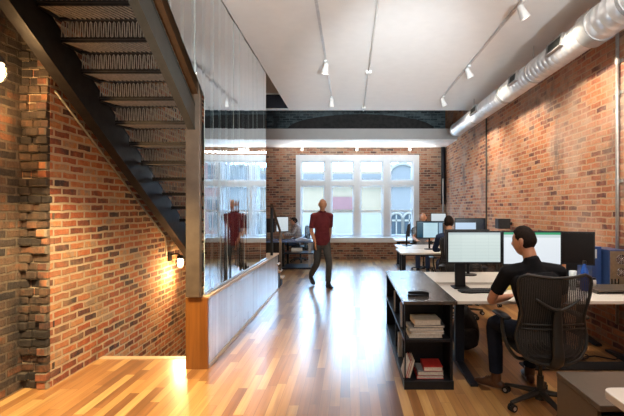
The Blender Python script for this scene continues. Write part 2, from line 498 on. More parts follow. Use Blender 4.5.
# back window
win = bpy.data.objects.new('window_1', None); win.location = ((wx0+wx1)/2, YB, wz0); link(win); win['kind'] = 'structure'
wl = win.location
def wpx(px): return (px-350)/31.25
def wz(py): return H-(py-209)/31.25
bm = NB()
cols = [(301,325),(331,354),(360,383),(390,413)]
rows_ = [(161,181),(185.5,236)]
zs = [wz1, wz(161), wz(181), wz(185.5), wz(236), wz0]
y0, y1 = YB-.03, YB+.16
box(bm, (wx0, y0, wz(161)), (wx1, y1, wz1)); box(bm, (wx0, y0, wz(185.5)), (wx1, y1, wz(181))); box(bm, (wx0, y0, wz0), (wx1, y1, wz(236)))
xs = [wx0] + [wpx(v) for c in cols for v in c] + [wx1]
for i in range(0, 10, 2):
    box(bm, (xs[i], y0-.003, wz0), (xs[i+1], y1+.003, wz1))
build('window_frame', bm, M['frame_white'], win, bevel=.008, offset=wl)
for i, (a, b) in enumerate(cols):
    xa, xb = wpx(a), wpx(b)
    for j, (ra, rb) in enumerate(rows_):
        za, zb = wz(rb), wz(ra)
        bm = NB(); s = .05; yy0, yy1 = YB+.06, YB+.11
        box(bm, (xa, yy0, za), (xa+s, yy1, zb)); box(bm, (xb-s, yy0, za), (xb, yy1, zb))
        box(bm, (xa+s, yy0, za), (xb-s, yy1, za+s)); box(bm, (xa+s, yy0, zb-s), (xb-s, yy1, zb))
        if j == 1:
            zm = wz(211); box(bm, (xa+s, yy0-.01, zm-.025), (xb-s, yy1, zm+.025))
        sash = build('sash', bm, M['frame_white'], win, offset=wl)
        bm = NB(); box(bm, (xa+.01, YB+.083, za+.01), (xb-.01, YB+.088, zb-.01))
        build('pane', bm, M['window_glass'], win, offset=wl)
bm = NB(); box(bm, (wx0-.12, YB-.17, wz0-.16), (wx1+.12, YB+.2, wz0))
build('window_sill', bm, M['frame_white'], win, bevel=.01, offset=wl)
bm = NB(); box(bm, (wx0+.12, YB+.03, 1.0), (wx0+.16, YB+.06, 1.1)); bm.free()

# =================================================================== outside
def bld(name, label, x0, x1, z0, z1, y, mat, d=4):
    t = thing(name, label, 'building', ((x0+x1)/2, y, z0))
    bm = NB(); box(bm, (x0, y, z0), (x1, y+d, z1)); build('wall', bm, mat, t, offset=t.location)
    return t
YO = 26.0
def ox(px, y=YO): return (px-350)/416*y
def oz(py, y=YO): return H-(py-209)/416*y
bm = NB(); box(bm, (-60, YB+.6, -4.2), (60, 60, -4.0)); struct('ground_street', bm, M['asphalt'])
def owin(t, x0, x1, z0, z1, y, arch=False, mat=None):
    bm = NB(); 
    if arch:
        r = (x1-x0)/2; poly = [(x0, z0), (x1, z0)] + [((x0+x1)/2+r*math.cos(PI*k/12), z1-r+r*math.sin(PI*k/12)) for k in range(13)]
        prism(bm, poly, 'y', y-.05, y-.02)
    else: box(bm, (x0, y-.05, z0), (x1, y-.02, z1))
    p = build('window', bm, mat or M['dark_glass'], t, offset=t.location)
    bm = NB(); e = .12
    if arch:
        c = (x0+x1)/2; r = (x1-x0)/2+.1
        pts = [(x0-.1, y-.06, z0), ] + [(c-r*math.cos(PI*k/14), y-.06, z1-r+.1+r*math.sin(PI*k/14)) for k in range(15)] + [(x1+.1, y-.06, z0)]
        tube(bm, pts, .07, 6)
        box(bm, (c-.04, y-.09, z0), (c+.04, y-.03, z1)); box(bm, (x0, y-.09, (z0+z1)/2+.3), (x1, y-.03, (z0+z1)/2+.42))
    else:
        box(bm, (x0-e, y-.1, z1), (x1+e, y, z1+.2)); box(bm, (x0-e, y-.1, z0-.14), (x1+e, y, z0))
        box(bm, (x0-e, y-.07, z0), (x0, y, z1)); box(bm, (x1, y-.07, z0), (x1+e, y, z1)); box(bm, (x0, y-.09, (z0+z1)/2-.05), (x1, y-.03, (z0+z1)/2+.05))
    build('surround', bm, M['stone'], p, offset=t.location)
t = bld('pale_building', 'beige stucco building with a dark red panel seen through the window middle', ox(270), ox(386), -4, oz(171), YO, M['beige_wall'])
bm = NB(); box(bm, (ox(330), YO-.15, oz(209.5)), (ox(357), YO-.01, oz(197))); build('red_panel', bm, M['red_metal'], t, offset=t.location)
bm = NB(); box(bm, (ox(255), YO-.25, oz(240)), (ox(386), YO-.01, oz(213))); build('shop_front', bm, M['frost'], t, offset=t.location)
bm = NB(); box(bm, (ox(255), YO-.4, oz(184)), (ox(386), YO-.01, oz(181))); build('cornice', bm, M['stone'], t, offset=t.location)
bm = NB(); box(bm, (ox(262), YO-.1, oz(180)), (ox(386), YO-.01, oz(174))); build('upper_band', bm, M['stone_blue'], t, offset=t.location)
t = bld('arched_building', 'blue grey stone building with paired arched windows across the street', ox(386.5), ox(423), -4, oz(165.5), YO-.4, M['stone_blue'])
Y2 = YO-.4
for a, b in ((391.5,401),(404.5,414)):
    owin(t, ox(a,Y2), ox(b,Y2), oz(238,Y2), oz(214.5,Y2), Y2, True)
bm = NB(); box(bm, (ox(386.5), Y2-.25, oz(186)), (ox(423), Y2-.01, oz(182))); build('cornice', bm, M['stone'], t, offset=t.location)
bm = NB(); c = ox(402); tube(bm, [(c-.85*math.cos(PI*k/14)*1.0, Y2-.05, oz(176)+.7*math.sin(PI*k/14)) for k in range(15)], .1, 6); build('arch_moulding', bm, M['stone'], t, offset=t.location)
t = bld('brick_building', 'red brick building with white window surrounds beyond the arched one', ox(423.5), ox(520), -4, 4.6, YO, M['brick_out'])
for a in (430, 452, 474, 496):
    owin(t, ox(a), ox(a+9), oz(228), oz(200), YO); owin(t, ox(a), ox(a+9), oz(186), oz(166), YO)
t = bld('far_brick_building', 'red brick building beyond the beige one across the street', ox(160), ox(269.5), -4, 4.6, YO+.2, M['brick_out'])
for a in (180, 205, 230, 252):
    owin(t, ox(a), ox(a+9), oz(228), oz(200), YO+.2)
# =================================================================== staircase
st = thing('staircase', 'dark steel staircase with perforated treads rising along the brick wall', 'staircase', (-2.05, 8.6, 0))
SL = st.location
def sback(D): return 5.39-.65*D              # line through the back lower corners of the treads
def stringer(name, x, fl, b0, b1, d0, d1, zfloor):
    """channel: web at x, flanges towards fl"""
    bm = NB()
    def band(c0, c1, xa, xb):
        # sloped band between lines z = c - .65 D, clipped flat at its foot
        pts = [(d0, c0-.65*d0), (d0, c1-.65*d0), (min(d1, (c1-zfloor)/.65), max(zfloor, c1-.65*d1)), (min(d1, (c0-zfloor)/.65), max(zfloor, c0-.65*d1))]
        prism(bm, pts, 'x', min(xa, xb), max(xa, xb))
    w = .012*(1 if fl > 0 else -1)
    band(b0, b1, x, x+w)
    band(b0-.012, b0+.004, x-w*.4, x+fl); band(b1-.004, b1+.012, x-w*.4, x+fl)
    return build(name, bm, M['steel'], st, offset=SL)
stringer('stringer', -2.50, -.10, 5.115, 5.47, 2.0, 8.0, .54)
s2 = stringer('stringer', -1.53, -.07, 5.06, 5.29, 2.0, 6.6, .74)
s2.data.materials[0] = M['steel_grey']
RUN, RISE = .277, .18
x0, x1 = -2.49, -1.63
xt = -1.64
k = 0
D = 2.3
N = 0
steps = []
# nosing of a tread at height z lies on z = 5.57 - .65 D
z = .72
while True:
    Dn = (5.57-z)/.65
    if Dn < 2.25: break
    steps.append((Dn, z)); z += RISE
def tread_mesh(Dn, z):
    bm = NB()
    # front and back strips, side plates, slanted bars of the open grating
    box(bm, (x0, Dn-.03, z-.018), (x1, Dn, z)); box(bm, (x0, Dn-RUN, z-.022), (x1, Dn-RUN+.012, z))
    box(bm, (x0, Dn-RUN, z-.03), (x0+.008, Dn, z)); box(bm, (x1-.008, Dn-RUN, z-.03), (x1, Dn, z))
    n = 19
    for i in range(n):
        xa = x0+.01+(x1-x0-.12)*i/(n-1)
        tube(bm, [(xa, Dn-RUN+.01, z-.012), (xa+.10, Dn-.02, z-.012)], .0075, 4, mi=1)
    return bm
def riser_mesh(Dn, z0_, z1_):
    bm = NB()
    n = 21; pts = []
    lo, hi = z0_+.012, z1_-.03
    dx = (x1-x0-.02)/n
    for i in range(n):
        a = x0+.01+dx*i
        pts += [(a, Dn-.008, lo), (a+dx*.12, Dn-.008, hi-.012), (a+dx*.3, Dn-.008, hi), (a+dx*.5, Dn-.008, hi-.012), (a+dx*.62, Dn-.008, lo+.012), (a+dx*.8, Dn-.008, lo)]
    tube(bm, pts, .0048, 4, hint=(0,1,0), mi=1)
    box(bm, (x0, Dn-.012, z0_-.004), (x1, Dn, z0_+.018))
    return bm
for (Dn, z) in steps:
    tr = build('tread', tread_mesh(Dn, z), [M['steel'], M['steel_bar']], st, offset=SL)
    build('riser', riser_mesh(Dn, z-RISE, z), [M['steel'], M['steel_bar']], st, offset=SL)
bm = NB(); box(bm, (x0, 7.44, .50), (xt, 8.34, .54)); build('landing_plate', bm, M['steel'], st, offset=SL)
for i, (Dn, z) in enumerate(((8.36,.53),(8.62,.355),(8.90,.18))):
    bm = NB(); box(bm, (-2.5, Dn-.27, z-.035), (-1.40, Dn, z)); build('bottom_tread', bm, M['light_wood'], st, bevel=.003, offset=SL)
    bm = NB(); box(bm, (-2.48, Dn-.26, 0), (-1.44, Dn-.03, z-.036)); build('step_block', bm, M['black_soft'], st, offset=SL)
for xx in (-2.46, -1.70):
    bm = NB(); box(bm, (xx, 7.5, 0), (xx+.05, 7.55, .5)); build('landing_leg', bm, M['steel'], st, offset=SL)

# ------------------------------------------------ glass screen of upright planks
gs = thing('glass_screen', 'tall screen of clear glass planks standing on the knee wall beside the stair', 'glass screen', (-1.52, 5.7, .73))
GL = gs.location
GX = -1.462
bm = NB(); box(bm, (-1.62, 4.10, .73), (-1.483, 4.17, 2.90)); build('post', bm, M['post_steel'], gs, bevel=.004, offset=GL)
# wooden edge that closes the screen above the stair string
bm = NB(); prism(bm, [(2.2, 5.40-.65*2.2), (2.2, 5.56-.65*2.2), (4.10, 5.56-.65*4.10), (4.10, 5.40-.65*4.10)], 'x', -1.56, -1.50)
build('sloping_trim', bm, M['brown_wood'], gs, offset=GL)
D = 2.35; i = 0
while D < 7.2:
    w = .262
    D1 = min(D+w, 7.24)
    zb = .735 if D >= 4.1 else None
    bm = NB()
    e = .0006
    if D >= 4.05:
        box(bm, (GX-.006, D+e, .735), (GX, D1-e, 4.34))
    else:
        za, zc = 5.44-.65*(D+e), 5.44-.65*(D1-e)
        prism(bm, [(D+e, za), (D+e, 4.34), (D1-e, 4.34), (D1-e, zc)], 'x', GX-.006, GX)
    a = R.uniform(-.007, .007)
    bmesh.ops.rotate(bm, verts=bm.verts, cent=(GX, (D+D1)/2, 2), matrix=Matrix.Rotation(a, 3, 'Z') @ Matrix.Rotation(R.uniform(-.002,.002), 3, 'Y'))
    bm.normal_update()
    for fc in bm.faces:
        if abs(fc.normal.y) > .7: fc.material_index = 1
    build('glass_plank', bm, [M['plank_glass'], M['glass_edge']], gs, offset=GL)
    D = D1; i += 1
bm = NB(); box(bm, (GX-.03, 4.18, .73), (GX+.02, 7.25, .745)); build('bottom_channel', bm, M['galv_dull'], gs, offset=GL)

# ------------------------------------------------ handrail at the foot of the stair
hr = thing('stair_handrail', 'slim handrail with two posts at the foot of the stair', 'handrail', (-1.46, 8.2, .73))
hl = hr.location
bm = NB(); box(bm, (-1.49, 7.78, .73), (-1.445, 7.82, 1.68)); build('post', bm, M['black'], hr, offset=hl)
bm = NB(); box(bm, (-1.44, 8.46, .355), (-1.395, 8.50, 1.13)); build('post', bm, M['post_steel'], hr, offset=hl)
bm = NB(); tube(bm, [(-1.46, 7.74, 1.68), (-1.42, 8.50, 1.12)], .026, 8); build('rail', bm, M['brown_wood'], hr, offset=hl)

# ------------------------------------------------ conduits, pipes
def pipe(name, label, cat, pts, r, mat, group=None):
    bm = NB(); tube(bm, pts, r, 8)
    o = build(name, bm, mat, smooth=True); return tag(o, label, cat, group)
pipe('wall_conduit', 'thin metal conduit running down the brick wall parallel to the stair', 'conduit',
     [(XL+.03, 2.0+1.74, 2.66), (XL+.03, 5.93, 1.22), (XL+.03, 5.99, 1.16), (XL+.03, 6.0, .93)], .012, M['conduit_dark'])
c1 = thing('wall_conduit', 'upright metal conduit on the brick wall above the computer tower', 'conduit', (XR-.03, 4.70, .9))
bm = NB(); tube(bm, [(XR-.03, 4.70, .3), (XR-.03, 4.70, ZC)], .019, 8); build('pipe', bm, M['conduit'], c1, smooth=True, offset=c1.location)
for zz in (3.25, 2.9, 1.9):
    bm = NB(); box(bm, (XR-.012, 4.64, zz), (XR, 4.76, zz+.03)); cyl(bm, (XR-.03, 4.70, zz-.01), (XR-.03, 4.70, zz+.04), .025); build('clamp', bm, M['conduit'], c1, offset=c1.location)
pipe('wall_conduit', 'thin dark upright conduit on the brick wall behind the far monitors', 'conduit', [(XR-.02, 9.25, .3), (XR-.02, 9.25, ZC)], .016, M['steel_grey'])
pipe('drain_pipe', 'dark blue drain pipe in the corner beside the tall window', 'pipe', [(XR-.09, YB-.1, 1.75), (XR-.09, YB-.1, 3.56)], .07, M['blue_steel'])
pipe('water_pipe', 'slim pale pipe in the corner under the dark drain pipe', 'pipe', [(XR-.13, YB-.25, .02), (XR-.13, YB-.25, 2.55)], .028, M['galv_dull'])

# ------------------------------------------------ spiral duct
du = thing('air_duct', 'round galvanised spiral air duct hung along the brick wall', 'duct', (2.70, 6.5, 3.6))
dl = du.location
DX, DZ = 2.70, 3.60
def duct(name, r, ya, yb, mat, ribs=.115):
    bm = NB(); prof = []
    n = max(2, int((yb-ya)/ribs))
    for i in range(n):
        h = (yb-ya)*i/n; s = (yb-ya)/n
        prof += [(r, h), (r, h+s*.90), (r*1.011, h+s*.92), (r*1.011, h+s*.97)]
    prof += [(r, yb-ya)]
    s, t = frame_of(V((0,1,0)))
    rings = [[bm.verts.new(V((DX, ya+h, DZ)) + s*rr*math.cos(2*PI*k/40) + t*rr*math.sin(2*PI*k/40)) for k in range(40)] for rr, h in prof]
    ring_faces(bm, rings, cap=False)
    o = build(name, bm, mat, du, smooth=True, offset=dl)
    return o
DR = .165
duct('duct_section', DR, 4.62, 7.15, M['galv'])
duct('duct_section', DR, 7.2, 10.5, M['galv'])
duct('duct_section', DR*1.13, 3.0, 4.5, M['galv'], .13)
def collar(name, ya, yb, r0, r1, mat):
    bm = NB(); lathe(bm, [(r0*.9, 0), (r0, .0), (r0, (yb-ya)*.4), (r1, (yb-ya)*.6), (r1, yb-ya), (r1*.9, yb-ya)], (DX, ya, DZ), (0,1,0), 40)
    return build(name, bm, mat, du, smooth=False, offset=dl)
collar('coupling', 4.46, 4.66, DR*1.2, DR*1.2, M['galv_dull'])
collar('coupling', 7.13, 7.22, DR*1.06, DR*1.06, M['galv_dull'])
collar('coupling', 3.9, 3.95, DR*1.18, DR*1.18, M['galv_dull'])
collar('end_ring', 10.46, 10.52, DR*1.06, DR*1.06, M['galv_dull'])
bm = NB(); lathe(bm, [(.001, 0), (DR*.98, 0), (DR*.98, .01), (.001, .01)], (DX, 10.45, DZ), (0,1,0), 40); build('end_cap', bm, M['galv_dull'], du, offset=dl)
# supply registers on the room side
for ya, yb in ((4.95, 5.35), (6.3, 6.62), (8.3, 8.75)):
    a = math.radians(168)
    rot = Matrix.Rotation(math.radians(-12), 3, 'Y')
    piv = (DX, ya, DZ)
    bm = NB(); w = .075; x = DX-DR*1.0-.025
    for lo, hi in (((x, ya, DZ-w), (x+.10, ya+.03, DZ+w)), ((x, yb-.03, DZ-w), (x+.10, yb, DZ+w)), ((x, ya+.03, DZ-w), (x+.10, yb-.03, DZ-w+.02)), ((x, ya+.03, DZ+w-.02), (x+.10, yb-.03, DZ+w))):
        box(bm, lo, hi)
    bmesh.ops.rotate(bm, verts=bm.verts, cent=piv, matrix=rot.inverted() if False else Matrix.Rotation(math.radians(8), 3, 'Y'))
    rg = build('register', bm, M['galv_dull'], du, offset=dl)
    bm = NB()
    box(bm, (x+.03, ya+.03, DZ-w+.02), (x+.034, yb-.03, DZ+w-.02))
    n = int((yb-ya-.06)/.022)
    for i in range(n):
        yy = ya+.035+i*.022; box(bm, (x+.006, yy, DZ-w+.02), (x+.03, yy+.006, DZ+w-.02))
    bmesh.ops.rotate(bm, verts=bm.verts, cent=piv, matrix=Matrix.Rotation(math.radians(8), 3, 'Y'))
    build('louvre', bm, M['grille'], rg, offset=dl)
for yy in (3.7, 6.05, 8.95):
    bm = NB(); cyl(bm, (DX-.03, yy, DZ+DR), (DX-.03, yy, ZC), .008, 8); lathe(bm, [(DR*1.03,0),(DR*1.03,.03),(DR*.9,.03),(DR*.9,0)], (DX,yy-.015,DZ), (0,1,0), 40)
    build('hanger', bm, M['galv_dull'], du, offset=dl)

# ------------------------------------------------ track lights
BULB = emit('bulb_glow', (1, .86, .66), 14)
lights = []
def lamp(name, kind, loc, energy, color, size=.1, target=None, spot=None, shape=None, sy=None):
    d = bpy.data.lights.new(name, kind); d.energy = energy; d.color = color
    if kind == 'SPOT': d.spot_size = math.radians(spot or 80); d.spot_blend = .6; d.shadow_soft_size = size
    elif kind == 'POINT': d.shadow_soft_size = size
    elif kind == 'AREA':
        d.size = size
        if sy: d.shape = 'RECTANGLE'; d.size_y = sy
    o = bpy.data.objects.new(name, d); o.location = loc
    if target is not None: o.rotation_euler = (V(target)-V(loc)).to_track_quat('-Z', 'Y').to_euler()
    link(o); return o
def track(name, label, x, y0_, y1_, z, heads, group=None):
    t = thing(name, label, 'track light', (x, (y0_+y1_)/2, z))
    o = t.location
    bm = NB(); box(bm, (x-.017, y0_, z-.02), (x+.017, y1_, z)); build('track', bm, M['track'], t, offset=o)
    for (yy, tx, ty, tz, e) in heads:
        d = (V((tx, ty, tz))-V((x, yy, z-.12))).normalized()
        bm = NB(); cyl(bm, (x, yy, z-.02), (x, yy, z-.10), .011, 10); box(bm, (x-.02, yy-.06, z-.045), (x+.02, yy+.06, z-.02))
        c = V((x, yy, z-.12))
        a = c-d*.07; b = c+d*.09
        lathe(bm, [(.02,0),(.036,.012),(.04,.06),(.058,.155),(.058,.165),(.05,.165),(.045,.14),(.001,.135)], a, d, 18)
        hd = build('spotlight_head', bm, M['lamp_white'], t, offset=o)
        bm = NB(); lathe(bm, [(.001,0),(.042,0),(.042,.004),(.001,.006)], a+d*.145, d, 16); build('bulb', bm, BULB, hd, offset=o)
        lights.append((a+d*.19, (tx,ty,tz), e))
    return t
ZT = ZC
track('track_light', 'ceiling track with two small spotlights nearer the glass screen', -.385, 4.0, 9.3, ZT,
      [(6.62, -1.0, 7.0, 0, 28), (8.75, -.6, 10.4, 0, 30)])
track('track_light', 'ceiling track with three spotlights beside the spiral duct', 1.95, 4.45, 8.9, ZT,
      [(4.72, 3.05, 5.0, 1.9, 60), (6.85, 3.05, 7.2, 1.7, 60), (8.72, 3.05, 9.2, 1.7, 60)])
t = thing('ceiling_conduit', 'long thin conduit fixed along the middle of the white ceiling', 'conduit', (.32, 6.8, ZC))
bm = NB(); tube(bm, [(.32, 1.0, ZC-.014), (.32, YC-.02, ZC-.014)], .014, 8); build('pipe', bm, M['lamp_white'], t, smooth=True, offset=t.location)
for yy in (7.1, 9.6):
    bm = NB(); box(bm, (.27, yy, ZC-.05), (.37, yy+.12, ZC)); build('junction_box', bm, M['lamp_white'], t, bevel=.006, offset=t.location)
t = thing('spotlight_row', 'row of little white spotlights under the low soffit at the window wall', 'track light', (.3, 12.5, 3.565))
for px in (302, 357, 410):
    D = 12.6; x = (px-350)/416*D
    bm = NB(); cyl(bm, (x, D, 3.565), (x, D, 3.47), .012, 8); lathe(bm, [(.03,0),(.035,.05),(.05,.13),(.045,.13),(.001,.11)], (x, D-.03, 3.50), (0,.35,-1), 14)
    build('spotlight_head', bm, M['lamp_white'], t, offset=t.location)

# ------------------------------------------------ caged wall lamps by the stair
JAR = emit('jar_glow', (1, .72, .36), 10)
def wall_lamp(label, x, y, z, energy):
    t = thing('wall_lamp', label, 'wall lamp', (XL if y > 3.7 else -2.93, y, z))
    o = t.location; xw = o.x
    bm = NB(); box(bm, (xw, y-.05, z-.07), (xw+.03, y+.05, z+.07)); build('back_box', bm, M['steel'], t, bevel=.005, offset=o)
    bm = NB(); tube(bm, [(xw+.02, y, z+.02), (xw+.08, y, z+.035), (x-.02, y, z+.035), (x, y, z+.01)], .012, 8); build('arm', bm, M['steel'], t, smooth=True, offset=o)
    bm = NB(); lathe(bm, [(.03, .02),(.045, 0),(.045,-.03),(.035,-.03)], (x, y, z)); build('lamp_holder', bm, M['steel'], t, offset=o)
    bm = NB(); lathe(bm, [(.03,-.03),(.045,-.05),(.047,-.11),(.035,-.15),(.001,-.165)], (x, y, z)); build('glowing_jar', bm, JAR, t, smooth=True, offset=o)
    bm = NB()
    for k in range(6):
        a = PI*k/3; c, s = math.cos(a), math.sin(a)
        tube(bm, [(x+.05*c, y+.05*s, z-.02), (x+.056*c, y+.056*s, z-.10), (x+.04*c, y+.04*s, z-.16), (x, y, z-.185)], .0035, 5)
    for hz, rr in ((-.06,.055),(-.12,.053)):
        tube(bm, [(x+rr*math.cos(PI*k/8), y+rr*math.sin(PI*k/8), z+hz) for k in range(16)], .0035, 5, closed=True)
    build('cage', bm, M['steel'], t, offset=o)
    lamp('wall_lamp_light', 'POINT', (x+.02, y-.02, z-.24), energy, (1, .62, .28), .05)
wall_lamp('caged jar lamp glowing on the brick wall low under the stair', -2.51, 6.15, .90, 45)
wall_lamp('glowing jar lamp high on the sooty brick recess near the stair top', -2.72, 3.22, 2.76, 30)

# =================================================================== light
for p, tg, e in lights:
    lamp('track_spot', 'SPOT', p, e*3.0, (1, .87, .70), .06, tg, 110)
w = bpy.data.worlds.new('sky'); scene.world = w; w.use_nodes = True
nt = w.node_tree; nt.nodes.clear()
bg = nt.nodes.new('ShaderNodeBackground'); wo = nt.nodes.new('ShaderNodeOutputWorld')
bg.inputs[0].default_value = (.38, .66, 1, 1); bg.inputs[1].default_value = 18.0
nt.links.new(bg.outputs[0], wo.inputs[0])
sd = bpy.data.lights.new('sun', 'SUN'); sd.energy = 2.5; sd.color = (1, .95, .88); sd.angle = .02
so = bpy.data.objects.new('sun', sd); so.rotation_euler = V((.25, .62, -.74)).to_track_quat('-Z', 'Y').to_euler(); so.location = (0, 0, 12); link(so)
# daylight portal at the tall window
pd = bpy.data.lights.new('window_portal', 'AREA'); pd.shape = 'RECTANGLE'; pd.size = wx1-wx0; pd.size_y = wz1-wz0; pd.cycles.is_portal = True
po = bpy.data.objects.new('window_portal', pd); po.location = ((wx0+wx1)/2, YB+.4, (wz0+wz1)/2); po.rotation_euler = (-PI/2, 0, 0); link(po)
# added area lights under the ceiling, out of view, to fill the room
def ceiling_lamp(x, y, sx, sy, e, z=ZC-.02, col=(1,.94,.87)):
    lamp('ceiling_fill_light', 'AREA', (x, y, z), e, col, sx, (x, y, 0), sy=sy)
ceiling_lamp(.8, -1.2, 1.6, 1.6, 95)
ceiling_lamp(.6, 2.2, .5, 1.8, 14)
ceiling_lamp(2.0, 3.2, .3, 1.2, 60)
lamp('upper_light', 'POINT', (1.5, 8.5, 5.0), 25, (.9, .95, 1), .2)  # added point light for the upper storey, no fixture built
for x in (-.9, 2.5):     # added spots near the camera, unseen, brightening the ceiling
    lamp('up_fill_spot', 'SPOT', (x, .6, 1.75), 540, (.86,.95,1), .12, (x*.5+.3, 8.4, 4.4), 66).data.spot_blend = 1.0
lamp('far_up_fill_spot', 'SPOT', (.9, .3, 1.8), 2600, (.86,.95,1), .12, (.6, 9.3, 4.02), 32).data.spot_blend = 1.0  # added unseen spot that lifts the far end of the ceiling
lamp('cornice_strip', 'AREA', (.2, 13.2, 3.40), 22, (1,.98,.95), 5.0, (.2, 12.5, 3.62), sy=.05)  # added strip of light washing the soffit underside, no fixture built
lamp('under_stair_spot', 'SPOT', (-1.75, 2.35, 3.0), 1000, (1,.77,.44), .06, (-2.15, 3.75, 0), 66)
for px in (302, 357, 410):
    lamp('soffit_spot', 'POINT', ((px-350)/416*12.6, 12.45, 3.36), 5, (1,.93,.84), .04)
scene.view_settings.view_transform = 'Standard'; scene.view_settings.look = 'None'
scene.view_settings.exposure = 0.0; scene.view_settings.gamma = 1.0
scene.view_settings.use_curve_mapping = False
# =================================================================== desks
def desk(label, x0, x1, y0, y1, z=.75, legs=None, group=None, ff=0.0):
    t = thing('sit_stand_desk', label, 'desk', ((x0+x1)/2, (y0+y1)/2, 0), group=group); o = t.location
    bm = NB(); rounded_slab(bm, x0, y0, x1, y1, z-.03, z, .02); build('desk_top', bm, M['desk_white'], t, bevel=.003, offset=o)
    ym = (y0+y1)/2
    for xl in (legs or (x0+.11, x1-.11)):
        bm = NB(); box(bm, (xl-.045, ym-.03, .05), (xl+.045, ym+.03, z-.06)); box(bm, (xl-.035, y0+.08, z-.06), (xl+.035, y1-.08, z-.03))
        prism(bm, [(y0-ff, .0), (y1-.02, .0), (y1-.02, .025), (ym+.08, .055), (ym-.08, .055), (y0-ff, .025)], 'x', xl-.035, xl+.035)
        build('leg', bm, M['blue_steel'], t, bevel=.004, offset=o)
    bm = NB(); box(bm, (x0+.16, ym-.02, z-.10), (x1-.16, ym+.02, z-.03)); build('crossbar', bm, M['blue_steel'], t, offset=o)
    return t
desk('white sit-stand desk at which the man in the black t-shirt works', .99, 3.02, 3.84, 4.70, legs=(1.12, 2.90), ff=.10)
desk('white desk right behind the one of the man in the black t-shirt', .99, 3.02, 4.84, 5.62, legs=(1.08, 2.90))
desk('white desk at which the dark-haired worker in navy sits', .98, 2.85, 8.02, 8.95)
desk('white desk beyond the navy worker, back to back with theirs', 1.06, 2.85, 9.0, 9.95)
desk('farthest white desk by the window wall, behind the bald worker', 1.25, 2.85, 11.25, 12.1)

# near corner of a desk and the low cabinet under it
t = thing('desk', 'white rounded desk corner jutting in beside the brown cabinet', 'desk', (2.0, 1.5, 0)); o = t.location
bm = NB(); rounded_slab(bm, 1.195, .95, 2.9, 1.985, .712, .75, .05, 6); build('desk_top', bm, M['desk_white'], t, bevel=.005, offset=o)
for xl in (1.42, 2.7):
    bm = NB(); box(bm, (xl-.04, 1.42, .03), (xl+.04, 1.48, .712)); box(bm, (xl-.035, 1.05, 0), (xl+.035, 1.9, .03)); build('leg', bm, M['blue_steel'], t, bevel=.003, offset=o)
t = thing('pedestal_cabinet', 'low brown office cabinet standing behind the man in the swivel chair', 'cabinet', (1.9, 2.33, 0)); o = t.location
px0, px1, py0, py1 = 1.275, 2.55, 2.115, 2.56
bm = NB(); box(bm, (px0, py0+.03, .02), (px0+.02, py1, .565)); box(bm, (px1-.02, py0+.03, .02), (px1, py1, .565)); box(bm, (px0+.02, py1-.02, .02), (px1-.02, py1, .565)); box(bm, (px0+.02, py0+.03, .02), (px1-.02, py1-.02, .05))
build('body', bm, M['pedestal'], t, offset=o)
bm = NB(); box(bm, (px0-.004, py0, .568), (px1+.004, py1+.004, .60)); build('top', bm, M['pedestal'], t, bevel=.004, offset=o)
for k in range(2):
    bm = NB(); xa = px0+.03+k*.61; box(bm, (xa, py0+.035, .06), (xa+.595, py0+.055, .53)); d = build('drawer', bm, M['pedestal'], t, bevel=.003, offset=o)
    bm = NB(); tube(bm, [(xa+.22, py0+.035, .48), (xa+.22, py0+.012, .48), (xa+.37, py0+.012, .48), (xa+.37, py0+.035, .48)], .006, 6); build('handle', bm, M['chrome'], d, offset=o)

# =================================================================== bookcase
t = thing('bookcase', 'low black open bookcase standing against the end of the desks', 'bookcase', (.725, 4.62, 0)); o = t.location
bx0, bx1, by0, by1 = .485, .915, 3.70, 5.52
bm = NB(); box(bm, (bx0-.01, by0-.01, .75), (.955, by1+.01, .78)); build('top', bm, M['case_top'], t, bevel=.003, offset=o)
bm = NB(); box(bm, (bx0-.005, by0-.02, .0), (bx1+.005, by1+.005, .075)); build('plinth', bm, M['case_black'], t, bevel=.003, offset=o)
bm = NB(); box(bm, (bx0, by0, .415), (bx1, by1, .44)); build('shelf', bm, M['case_black'], t, bevel=.002, offset=o)
bm = NB(); box(bm, (bx1-.022, by0, .075), (bx1, by1, .75)); build('back_panel', bm, M['case_black'], t, offset=o)
for yy in (by0+.30, by0+.92, by1-.02):
    bm = NB(); box(bm, (bx0+(.02 if yy<by1-.1 else 0), yy, .075), (bx1-.022, yy+.02, .415)); box(bm, (bx0+(.02 if yy<by1-.1 else 0), yy, .44), (bx1-.022, yy+.02, .75)); build('divider', bm, M['case_black'], t, offset=o)
for yy in (by0, by1-.02):
    bm = NB(); box(bm, (bx0, yy, .075), (bx0+.012, yy+.02, .75)); build('corner_post', bm, M['case_black'], t, offset=o)
PAPER = plain('book_pages', (.66,.62,.54), .8, var=.15, scale=60)
def book(label, c, sx, sy, h, rz, cover, group, tilt=0, z=None):
    b = thing('book', label, 'book', (c[0], c[1], c[2]), rz, group)
    b.rotation_euler = (0, tilt, rz)
    bm = NB(); box(bm, (-sx/2, -sy/2, 0), (sx/2, sy/2, .003)); box(bm, (-sx/2, -sy/2, h-.003), (sx/2, sy/2, h)); box(bm, (-sx/2, -sy/2, .003), (-sx/2+.003, sy/2, h-.003))
    build('cover', bm, cover, b)
    bm = NB(); box(bm, (-sx/2+.003, -sy/2+.004, .003), (sx/2-.005, sy/2-.004, h-.003)); build('pages', bm, PAPER, b)
    return b
cream = plain('cover_cream', (.62,.57,.46), .6); grey = plain('cover_grey', (.30,.32,.33), .5); red = plain('cover_red', (.50,.035,.03), .4); dk = plain('cover_dark', (.05,.06,.07), .5); blu = plain('cover_blue', (.12,.2,.35), .5); whi = plain('cover_white', (.7,.7,.68), .5)
z = .442
